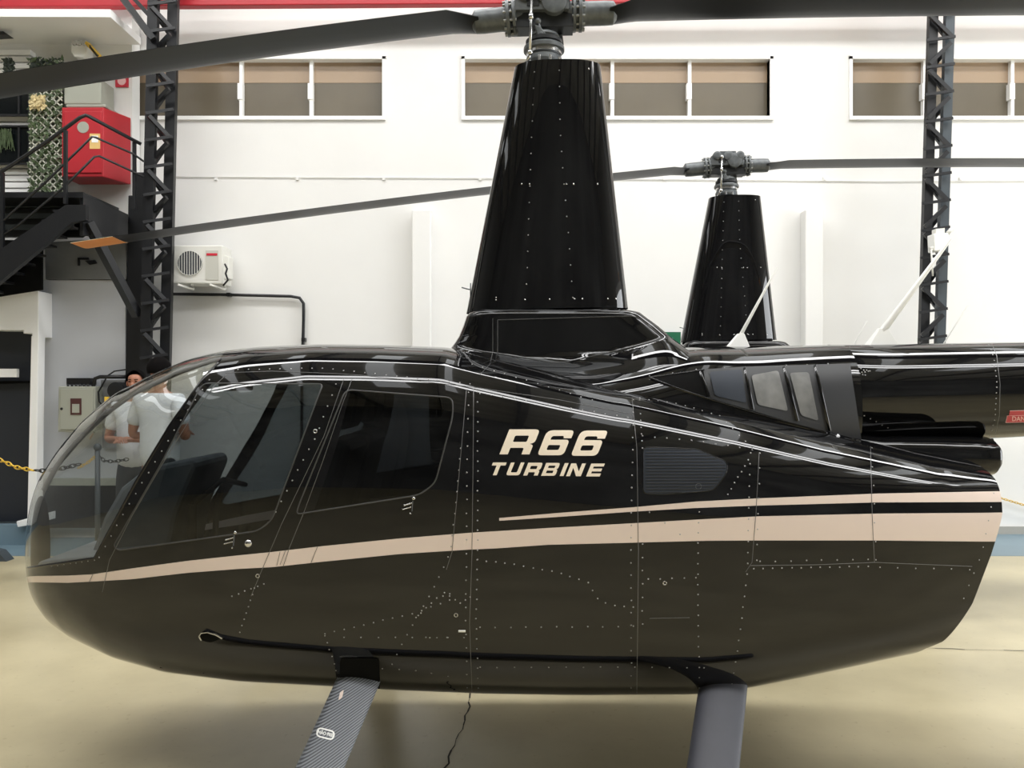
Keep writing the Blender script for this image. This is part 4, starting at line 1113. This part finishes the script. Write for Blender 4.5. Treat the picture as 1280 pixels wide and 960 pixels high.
# grey box above, sign, lamp
mb = MB(); mb.slab([(80, 98), (126, 98), (126, 130), (80, 130)], 8.3, .28); mb.slab([(82, 130), (132, 130), (132, 134), (82, 134)], 8.3, .28); o = mb.build('electrical_box', 'greybox', bevel=.01); tag(o, 'grey metal box on the mezzanine wall directly above the red cabinet', 'box')
sg = empty('extinguisher_sign', U(152, 108, 8.57), 'small square red fire sign on the mezzanine wall right of the grey box', 'sign')
mb = MB(); mb.slab([(144, 92), (160, 92), (160, 108.5), (144, 108.5)], 8.58, .015); mb.build('sign_board', 'redsign', sg)
mb = MB(); mb.lathe(U(152, 101, 8.575), (0, 1, 0), [(0, .045), (.004, .045)], 20); mb.build('symbol', 'pink_label', sg)
el = empty('emergency_light', U(98, 72, 8.4), 'small white emergency light on the mezzanine wall under the soffit', 'lamp')
mb = MB(); mb.slab([(89, 56), (107, 56), (108, 66), (104, 72), (92, 71), (88, 64)], 8.4, .15); mb.build('lamp_housing', 'white_plastic', el, bevel=.012)
for u in (92, 98, 104):
    mb = MB(); mb.lathe(U(u, 53, 8.38), (0, 1, 0), [(0, .024), (.05, .034), (.08, .02)], 16); mb.build('reflector', 'steel', el)
mb = MB(); mb.bar(U(109, 54, 8.4), U(124, 70, 8.35), .05, .03); mb.bar(U(112, 57, 8.37), U(122, 70, 8.33), .018, .02, 1); o = mb.build('slanted_bracket', ['yellow', 'blackpaint']); tag(o, 'yellow and black slanted bracket beside the emergency light', 'bracket')
mb = MB(); mb.slab([(-40, 42), (4, 39), (10, 43), (-40, 46)], 8.2, .1); o = mb.build('ceiling_fitting', 'blackpaint'); tag(o, 'thin black fitting under the mezzanine soffit at the far left', 'fitting')

# ---- stair and landing
st = empty('steel_stair', U(60, 300, 7.7), 'black steel stair and landing climbing to the mezzanine at the left', 'stair')
mb = MB(); mb.prism([U(-40, 240, 7.7), U(104, 240, 7.7), U(104, 247, 7.7), U(-40, 247, 7.7)], (0, .7, 0)); mb.prism([U(100, 240, 7.7), U(160, 268, 8.25), U(160, 275, 8.25), U(100, 248, 7.7)], (-.1, .25, 0)); mb.build('landing', 'blackpaint', st)
mb = MB(); mb.slab([(-40, 247), (108, 247), (108, 290), (100, 296), (-40, 296)], 8.2, .06); mb.build('rear_fascia', 'blackpaint', st)
mb = MB(); a_ = U(104, 247, 7.7); b_ = U(160, 268, 8.25); mb.prism([a_, b_, b_+Vector((0, 0, -.25)), a_+Vector((0, 0, -.36))], (-.05, .03, 0)); mb.build('side_fascia', 'blackpaint', st)
mb = MB()
for v in (256, 270, 284): mb.bar(U(-40, v, 8.1), U(92, v, 8.1), .03, .05)
mb.build('joist', 'slate', st)
mb = MB(); mb.prism([U(u, v, 7.6) for u, v in ((82, 256), (107, 256), (107, 275), (90, 278), (0, 352), (-60, 402), (-60, 362), (0, 312))], (0, .06, 0)); mb.build('stringer', 'blackpaint', st)
mb = MB(); mb.prism([U(u, v, 8.05) for u, v in ((82, 256), (107, 256), (90, 278), (0, 352), (-60, 402), (-60, 372), (0, 322))], (0, .06, 0)); mb.build('stringer', 'blackpaint', st)
for k in range(9):
    u, v = 78-k*14, 262+k*12
    mb = MB(); mb.prism([U(u-12, v, 7.66), U(u+4, v, 7.66), U(u+4, v+3, 7.66), U(u-12, v+3, 7.66)], (0, .42, 0)); mb.build('tread', 'blackpaint', st)
mb = MB(); mb.prism([U(-60, 300, 8.13), U(52, 300, 8.13), U(52, 362, 8.13), U(-60, 380, 8.13)], (0, .03, 0)); mb.build('under_shade', 'matteblack', st)  # matte black sheet standing in for the shade under the landing
# railing: handrail, two mid rails, posts
def rail(px, r, nm, d0=7.62, d1=8.2):
    mb = MB(); P = []
    us = [p[0] for p in px]
    for u, v in px:
        t = min(1, max(0, (u-105)/70)); P.append(U(u, v, d0+(d1-d0)*t*.7))
    mb.tube(P, r, 8); mb.build(nm, 'blackpaint', st)
rail([(-40, 245), (0, 216), (3, 214), (60, 176), (100, 147), (107, 144), (112, 146), (176, 180)], .018, 'handrail')
rail([(-40, 300), (5, 275), (60, 225), (115, 171), (120, 172), (166, 192), (180, 202)], .011, 'rail'); rail([(-40, 322), (25, 280), (82, 232), (118, 196), (124, 195), (165, 214), (180, 221)], .011, 'rail')
for u, v0, v1, d in ((3, 216, 330, 7.62), (82, 163, 255, 7.62), (168, 178, 262, 8.0)):
    mb = MB(); mb.bar(U(u, v1, d), U(u, v0, d), .03); mb.build('baluster', 'blackpaint', st)
mb = MB(); mb.bar(U(110, 278, 7.75), U(172, 395, 8.2), .10, .07); mb.build('knee_brace', 'blackpaint', st)
# panels under the stair
mb = MB(); mb.slab([(56, 303), (158, 297), (158, 349), (57, 349)], 8.42, .12); mb.slab([(97, 322), (110, 322), (110, 324.5), (97, 324.5)], 8.40, .02, 1); mb.slab([(97, 322), (99, 322), (99, 332), (97, 332)], 8.40, .02, 1); mb.slab([(106, 326), (118, 325), (121, 329), (112, 331)], 8.40, .02, 1)
o = mb.build('galvanised_panel', ['galv', 'blackpaint']); tag(o, 'grey metal panel with a dark hook mark under the stair landing', 'panel')
mb = MB(); mb.slab([(50, 350), (157, 350), (157, 598), (50, 598)], 8.45, .1); o = mb.build('partition_panel', 'greywall', bevel=.005); tag(o, 'tall pale grey partition panel below the stair landing', 'panel')
mb = MB(); mb.slab([(46, 598), (157, 598), (157, 607), (46, 607)], 8.40, .15); mb.slab([(46, 607), (157, 607), (157, 660), (46, 660)], 8.5, .05, 1); o = mb.build('bench_ledge', ['greybox', 'matteblack']); tag(o, 'narrow grey ledge over a gap painted dark as shade below the pale partition panel', 'ledge')  # matte black slab carries the shade of the gap
# electrical cabinet
d = 8.25
ec = empty('electrical_cabinet', U(101, 541, d), 'beige grey electrical cabinet on the pale panel, with a dark label', 'cabinet')
mb = MB(); mb.slab([(73, 483), (119, 483), (119, 541), (72, 540)], d, .2); mb.build('cabinet_body', 'greybox', ec, bevel=.008)
mb = MB(); mb.slab([(75, 486), (116, 486), (116, 537), (75, 537)], d-.012, .012); do = mb.build('cabinet_door', 'greybox', ec, bevel=.004)
mb = MB(); mb.slab([(88, 498), (101.5, 498), (101.5, 518.5), (88, 518.5)], d-.018, .008); mb.build('label_plate', 'maroon', do)
mb = MB(); mb.slab([(90, 505), (99, 505), (99, 516), (90, 516)], d-.021, .004); mb.build('label_symbol', 'greybox', do)
mb = MB(); mb.lathe(U(76.5, 511, d-.02), (0, 1, 0), [(0, .012), (.01, .014)], 12); mb.build('lock', 'blackpaint', do)
mb = MB(); mb.slab([(83, 472.5), (113, 472.5), (113, 481), (83, 481)], d+.03, .12)
for k in range(6): mb.tube([U(85+k*5, 480, d+.02), U(85+k*5, 484, d+.02)], .012, 8)
mb.build('cable_gland', 'blackpaint', ec)
mb = MB(); mb.tube([U(157, 471, 8.3), U(125, 471, 8.3), U(119, 473, 8.3), U(117, 480, 8.3), U(117, 490, 8.4)], .02, 8); mb.tube([U(157, 462, 8.3), U(143, 464, 8.3), U(134, 470, 8.3), U(130, 478, 8.3), U(123, 490, 8.3), U(124, 502, 8.3), U(134, 514, 8.3)], .008, 6)
o = mb.build('electrical_hoses', 'blackpaint'); tag(o, 'black hoses looping from the electrical cabinet to the steel post', 'hose')
he = empty('hose_reel', U(144, 498, 8.2), 'round black reel hanging beside the electrical cabinet with a yellow tag', 'reel')
mb = MB(); mb.lathe(U(144, 488, 8.2), (0, 1, 0), [(0, .05), (.005, .085), (.04, .085), (.045, .06), (.08, .06), (.085, .085), (.12, .085)], 24); mb.build('reel_drum', 'blackpaint', he, fixn=False)
mb = MB(); mb.bar(U(141, 495, 8.2), U(141, 512, 8.2), .03); mb.bar(U(148, 495, 8.25), U(148, 512, 8.25), .03); mb.build('reel_stand', 'blackpaint', he)
mb = MB(); mb.slab([(130.5, 496), (136, 496), (136, 502), (130.5, 502)], 8.2, .02); mb.build('yellow_tag', 'yellow', he)
mb = MB(); mb.slab([(126, 475), (156, 475), (156, 560), (128, 560)], 8.4, .04); o = mb.build('switch_panel', 'galv'); tag(o, 'dull metal panel behind the round black reel', 'panel')

# ---- white booth frame at far left
d = 8.2
bt = empty('display_booth', U(0, 655, d), 'white framed booth with dark interior at the far left', 'booth')
mb = MB(); mb.slab([(-120, 353), (1, 354), (48, 364), (48, 421), (40, 421), (40, 417), (29, 417), (29, 413), (-120, 411)], d, .25); mb.build('header_board', 'trim', bt, bevel=.006)
mb = MB(); mb.slab([(39, 420), (48, 420), (45, 650), (34, 650)], d, .12); mb.build('upright', 'trim', bt, bevel=.005)
mb = MB(); mb.slab([(20, 652), (45, 645), (45, 655), (22, 659)], d-.1, .35); mb.build('foot', 'trim', bt, bevel=.005)
mb = MB(); mb.slab([(-120, 405), (42, 405), (42, 652), (-120, 652)], d+.28, .03); mb.slab([(-120, 478), (38, 476), (38, 479), (-120, 482)], d+.2, .08, 1); mb.build('dark_interior', ['booth', 'matteblack'], bt)
mb = MB(); mb.slab([(-20, 461), (21, 461), (21, 471.5), (-20, 471.5)], d+.1, .04); mb.build('wall_light', 'trim', bt)
mb = MB(); mb.box((-9, d-.02, 0), ((47-CU)/F*d, d+.08, CAMZ-.176*d)); mb.build('blue_kickboard', 'bluefloor', bt)
mb = MB(); p = fl(0, 702); mb.prism([(p.x-.5, p.y, 0), (p.x+.06, p.y, 0), (p.x-.02, p.y, .09), (p.x-.5, p.y, .20)], (0, .12, 0)); o = mb.build('grey_wedge', 'slate'); tag(o, 'dark grey wedge on the floor in front of the booth', 'wedge')

# ---- chain barrier
def chain(name, pts, n, m_, label, group=None):
    """sagging chain of links through 3D points"""
    mb = MB(); L = [0]; P = [Vector(p) for p in pts]
    for a_, b_ in zip(P, P[1:]): L.append(L[-1]+(b_-a_).length)
    for k in range(n):
        t = (k+.5)/n*L[-1]; i = max(j for j in range(len(P)-1) if L[j] <= t); f = (t-L[i])/(L[i+1]-L[i]); c = P[i].lerp(P[i+1], f); ax = (P[i+1]-P[i]).normalized()
        s_ = L[-1]/n*.72; up = Vector((0, -1, 0)).cross(ax).normalized(); sd = up if k % 2 else (up*.5+Vector((0, -.85, 0))).normalized()
        ring_ = [c+ax*s_*math.cos(a_)+sd*s_*.5*math.sin(a_) for a_ in np.linspace(0, 2*PI, 13)]
        mb.tube(ring_, s_*.16, 6, cap=False)
    o = mb.build(name, m_); tag(o, label, 'chain', group); return o
def sag(a_, b_, s_, n=10):
    return [Vector(a_).lerp(Vector(b_), i/n)+Vector((0, 0, -s_*4*(i/n)*(1-i/n))) for i in range(n+1)]
yc_ = [U(-40, 556, 7.2), U(-10, 571, 7.2), U(5, 577, 7.2), U(20, 584, 7.2), U(42, 588, 7.2)]
chain('plastic_chain', yc_, 15, 'yellow', 'yellow plastic chain strung past the white framed booth')
chain('plastic_chain', [U(44, 588, 7.2), U(55, 588.5, 7.2), U(70, 587, 7.2), U(85, 584, 7.2), U(100, 580, 7.2)], 9, 'blackpaint', 'black plastic chain continuing from the yellow one towards the helicopter nose')
chain('plastic_chain', [U(98, 585, 7.2), U(110, 578, 7.2), U(121, 569, 7.2)], 7, 'yellow', 'short yellow chain hooked to the post seen through the windshield')
chain('plastic_chain', [U(124, 569, 7.2), U(130, 576, 7.2), U(142, 577, 7.2), U(160, 574, 7.2)], 8, 'blackpaint', 'black plastic chain right of the post seen through the windshield')
mb = MB(); p = U(122, 562, 7.2); mb.tube([(p.x, p.y, .03), (p.x, p.y, p.z)], .022, 12); mb.lathe((p.x, p.y, 0), (0, 0, 1), [(0, .16), (.02, .16), (.04, .05)], 24); mb.ball((p.x, p.y, p.z+.02), .035); o = mb.build('barrier_post', 'slate'); tag(o, 'dark barrier post holding the chains, seen through the windshield', 'post')
yc2 = chain('plastic_chain', sag(U(1160, 594, 8.72), U(1345, 650, 8.72), .01), 56, 'yellow', 'yellow chain along the white wall at the right, past the near helicopter')
for u_, v_ in ((1160, 594), (1345, 650)):
    mb = MB(); p = U(u_, v_, 8.7); mb.tube([p+Vector((0, .1, 0)), p+Vector((0, -.02, 0)), p+Vector((0, -.03, .03))], .012, 8); mb.build('wall_hook', 'blackpaint', yc2)

# ------------------------------------------------------------------ people
def sk_obj(name, pts, edges, m_, parent, sub=2):
    """pts: (x,y,z,r)"""
    org = Vector((0, 0, 0)); p = parent
    me = bpy.data.meshes.new(name); me.from_pydata([q[:3] for q in pts], edges, []); me.materials.append(M[m_])
    o = bpy.data.objects.new(name, me); COL.objects.link(o); o.parent = parent
    md = o.modifiers.new('skin', 'SKIN'); md.use_smooth_shade = True
    for i, q in enumerate(pts):
        r = q[3] if isinstance(q[3], tuple) else (q[3], q[3]); me.skin_vertices[0].data[i].radius = r
    me.skin_vertices[0].data[0].use_root = True
    o.modifiers.new('sub', 'SUBSURF').levels = sub; o.modifiers['sub'].render_levels = sub
    return o
def person(x, y, facing, h, label, arm='fold', group=None):
    """facing: rotation about z, 0 looks towards -Y (the camera)"""
    k = h/1.75
    e = empty('person', (x, y, 0), label, 'person', group); e.rotation_euler = (0, 0, facing); e.scale = (k, k, k)
    # body: pelvis, spine, neck, arms, legs
    pts = [(0, 0, .95, (.12, .085)), (0, 0, 1.10, (.12, .085)), (0, 0, 1.28, (.16, .11)), (0, .01, 1.42, (.15, .09)), (0, .01, 1.50, (.055, .055)), (0, 0, 1.56, (.052, .052))]
    ed = [(0, 1), (1, 2), (2, 3), (3, 4), (4, 5)]
    arms = []; legs = []
    for s_ in (-1, 1):
        b = len(pts)
        if arm == 'fold': el, wr = (s_*.26, .02, 1.12, .042), (s_*.06, -.24, 1.14, .028)
        else: el, wr = (s_*.25, .04, 1.12, .042), (s_*.24, -.14, .90, .028)
        pts += [(s_*.17, .01, 1.42, .062), (s_*.22, .02, 1.28, .05), el, wr]
        ed += [(3, b), (b, b+1), (b+1, b+2), (b+2, b+3)]; arms.append((pts[b], pts[b+1], el, wr))
        b = len(pts)
        pts += [(s_*.09, 0, .86, .09), (s_*.10, -.01, .50, .058), (s_*.10, .02, .12, .038), (s_*.11, -.02, .05, .036), (s_*.12, -.16, .035, .03)]
        ed += [(0, b), (b, b+1), (b+1, b+2), (b+2, b+3), (b+3, b+4)]; legs.append(pts[b:b+5])
    # hands: palm and fingers as further branches of the same skin
    for s_ in (-1, 1):
        wr_i = 6+3 if s_ < 0 else 6+9+3
        w = Vector(pts[wr_i][:3]); el = Vector(pts[wr_i-1][:3]); dr = (w-el).normalized(); sd = dr.cross(Vector((0, 0, 1))).normalized()*s_
        b = len(pts); pm = w+dr*.07; pts.append((*pm, (.032, .018))); ed.append((wr_i, b))
        for f, ln in ((-1.5, .055), (-.5, .07), (.5, .075), (1.5, .065)):
            q = len(pts); a1 = pm+dr*.035+sd*f*.018; a2 = a1+dr*ln*.5+Vector((0, 0, -.012)); a3 = a2+dr*ln*.4+Vector((0, 0, -.025))
            pts += [(*a1, .009), (*a2, .0085), (*a3, .007)]; ed += [(b, q), (q, q+1), (q+1, q+2)]
        q = len(pts); a1 = w+dr*.035+sd*-.035; a2 = a1+dr*.04+sd*-.01; pts += [(*a1, .011), (*a2, .009)]; ed += [(b, q), (q, q+1)]
    # head as part of the same body
    hb = len(pts); pts += [(0, -.012, 1.62, (.062, .072)), (0, 0, 1.69, (.076, .09)), (0, 0, 1.735, (.06, .072))]; ed += [(5, hb), (hb, hb+1), (hb+1, hb+2)]
    sk_obj('body', pts, ed, 'skin', e, 2)
    # face features
    mb = MB(); mb.ball((0, -.085, 1.635), .014, 8, 0, (1, 1.3, 1.6))
    for s_ in (-1, 1): mb.ball((s_*.078, .0, 1.645), .02, 8, 0, (.4, .8, 1.3))
    def loc_build(mb, name, mats):
        o = mb.build(name, mats, None, origin=(0, 0, 0)); o.location = (0, 0, 0); o.parent = e; return o
    loc_build(mb, 'nose_and_ears', ['skin'])
    mb = MB()
    for s_ in (-1, 1): mb.ball((s_*.03, -.077, 1.663), .010, 8, 0, (1.2, .6, .5)); mb.bar((s_*.015, -.083, 1.682), (s_*.047, -.076, 1.683), .006, .006)
    loc_build(mb, 'eyes', ['hair'])
    mb = MB(); mb.ball((0, -.075, 1.598), .02, 8, 0, (1, .5, .3)); loc_build(mb, 'mouth', ['lip'])
    mb = MB(); vs = []; n = 16; fs = []
    for i in range(9):
        th_ = .0+PI*.62*i/8
        for q in range(24):
            ph = 2*PI*q/24; fr = max(0, -math.sin(ph)); lim = th_*(1-.80*fr)
            vs.append((.086*math.sin(lim)*math.cos(ph), .008+.102*math.sin(lim)*math.sin(ph), 1.675+.098*math.cos(lim)))
    for i in range(8):
        for q in range(24): fs.append((i*24+q, i*24+(q+1) % 24, (i+1)*24+(q+1) % 24, (i+1)*24+q))
    mb.add(vs, fs, 0, True); ho_ = loc_build(mb, 'hair', ['hair']); so = ho_.modifiers.new('s', 'SOLIDIFY'); so.thickness = .007; so.offset = .5
    # clothes
    p2 = [(0, 0, .80, (.19, .15)), (0, 0, 1.08, (.18, .135)), (0, 0, 1.28, (.185, .13)), (0, .01, 1.42, (.165, .10)), (0, .01, 1.475, (.075, .07))]
    e2 = [(0, 1), (1, 2), (2, 3), (3, 4)]
    for a_ in arms:
        b = len(p2); mid = [(a_[1][i]+a_[2][i])/2 for i in range(3)]
        p2 += [(*a_[0][:3], .078), (*a_[1][:3], .068), (*mid, .064)]; e2 += [(3, b), (b, b+1), (b+1, b+2)]
    sk_obj('shirt', p2, e2, 'shirt', e, 2)
    p3 = [(0, 0, 1.02, (.15, .11)), (0, 0, .90, (.165, .13))]; e3 = [(0, 1)]
    for l in legs:
        b = len(p3); p3 += [(*l[0][:3], .105), (*l[1][:3], .076), (*l[2][:3], .062), (l[3][0], l[2][1], .07, .06)]; e3 += [(1, b), (b, b+1), (b+1, b+2), (b+2, b+3)]
    sk_obj('trousers', p3, e3, 'jeans', e, 2)
    for l in legs:
        mb = MB(); mb.ball((l[3][0], -.05, .045), .05, 10, 0, (.95, 2.5, .85)); o = loc_build(mb, 'shoe', ['matteblack'])
    return e
person((170-CU)/F*7.5, 7.5, math.radians(4), 1.76, 'man in a white shirt facing the camera, arms bent, beside the black steel post', 'fold')
person((200-CU)/F*7.0, 7.0, math.radians(165), 1.86, 'dark haired man in a white shirt with his back turned, seen partly through the windshield', 'fold')

# ------------------------------------------------------------------ lamps and daylight
def skylight(name, x, y, lx, ly, power, col, label, tilt=0, z=8.7):
    e = empty(name, (x, y, z), label, 'lamp', 'long roof lights'); e.rotation_euler = (tilt, 0, 0)
    o = MB(); o.box((-lx/2-.1, -ly/2-.1, .02), (lx/2+.1, ly/2+.1, .12)); ob = o.build('housing', 'lamphouse', None, origin=(0, 0, 0)); ob.parent = e; ob.location = (0, 0, 0)
    ld = bpy.data.lights.new('roof_light', 'AREA'); ld.shape = 'RECTANGLE'; ld.size = lx; ld.size_y = ly; ld.energy = power; ld.color = col
    lo = bpy.data.objects.new('lamp_panel', ld); COL.objects.link(lo); lo.parent = e
    return e
W_ = (1, .995, .99)
skylight('roof_light', 3, 5.0, 19, .9, 860, W_, 'unseen long roof light over the helicopters, added to light the wall', 0)  # lamp added over the wall side to brighten the wall
skylight('roof_light', 2, .2, 18, .5, 420, W_, 'long roof light behind the camera, the nearer of two', 0)
skylight('roof_light', 2, -.55, 18, .4, 420, W_, 'long roof light behind the camera, the farther of two', 0)
# daylight through the hangar door in the right wall
dr = empty('door_1', (13.95, 1.5, 0)); struct(dr)
for nm_, a_, b_ in (('door_jamb', (13.85, -2.1, 0), (14.0, -1.9, 5.2)), ('door_jamb', (13.85, 4.9, 0), (14.0, 5.1, 5.2)), ('door_head', (13.85, -2.1, 5.0), (14.0, 5.1, 5.2))):
    mb = MB(); mb.box(a_, b_); mb.build(nm_, 'lamphouse', dr)
ld = bpy.data.lights.new('daylight', 'AREA'); ld.shape = 'RECTANGLE'; ld.size = 5.0; ld.size_y = 6.8; ld.energy = 900; ld.color = (.94, .97, 1)
lo = bpy.data.objects.new('daylight', ld); COL.objects.link(lo); lo.location = (13.8, 1.5, 2.5); lo.rotation_euler = (0, math.radians(90), 0)
w = bpy.data.worlds.new('world'); SC.world = w; w.use_nodes = True
w.node_tree.nodes['Background'].inputs[0].default_value = (.9, .95, 1, 1); w.node_tree.nodes['Background'].inputs[1].default_value = .6

# ------------------------------------------------------------------ camera and view
cd = bpy.data.cameras.new('camera'); cam = bpy.data.objects.new('camera', cd); COL.objects.link(cam)
cam.location = (0, 0, CAMZ); cam.rotation_euler = (PI/2, 0, 0); cd.sensor_width = 36; cd.lens = F*36/1280; cd.clip_start = .05; cd.clip_end = 100
SC.camera = cam
vs_ = SC.view_settings; vs_.view_transform = 'Standard'; vs_.look = 'None'; vs_.gamma = 1; vs_.use_curve_mapping = False; vs_.exposure = .0
SC.cycles.use_denoising = True
SC.cycles.max_bounces = 8; SC.cycles.diffuse_bounces = 4; SC.cycles.glossy_bounces = 4; SC.cycles.transparent_max_bounces = 12
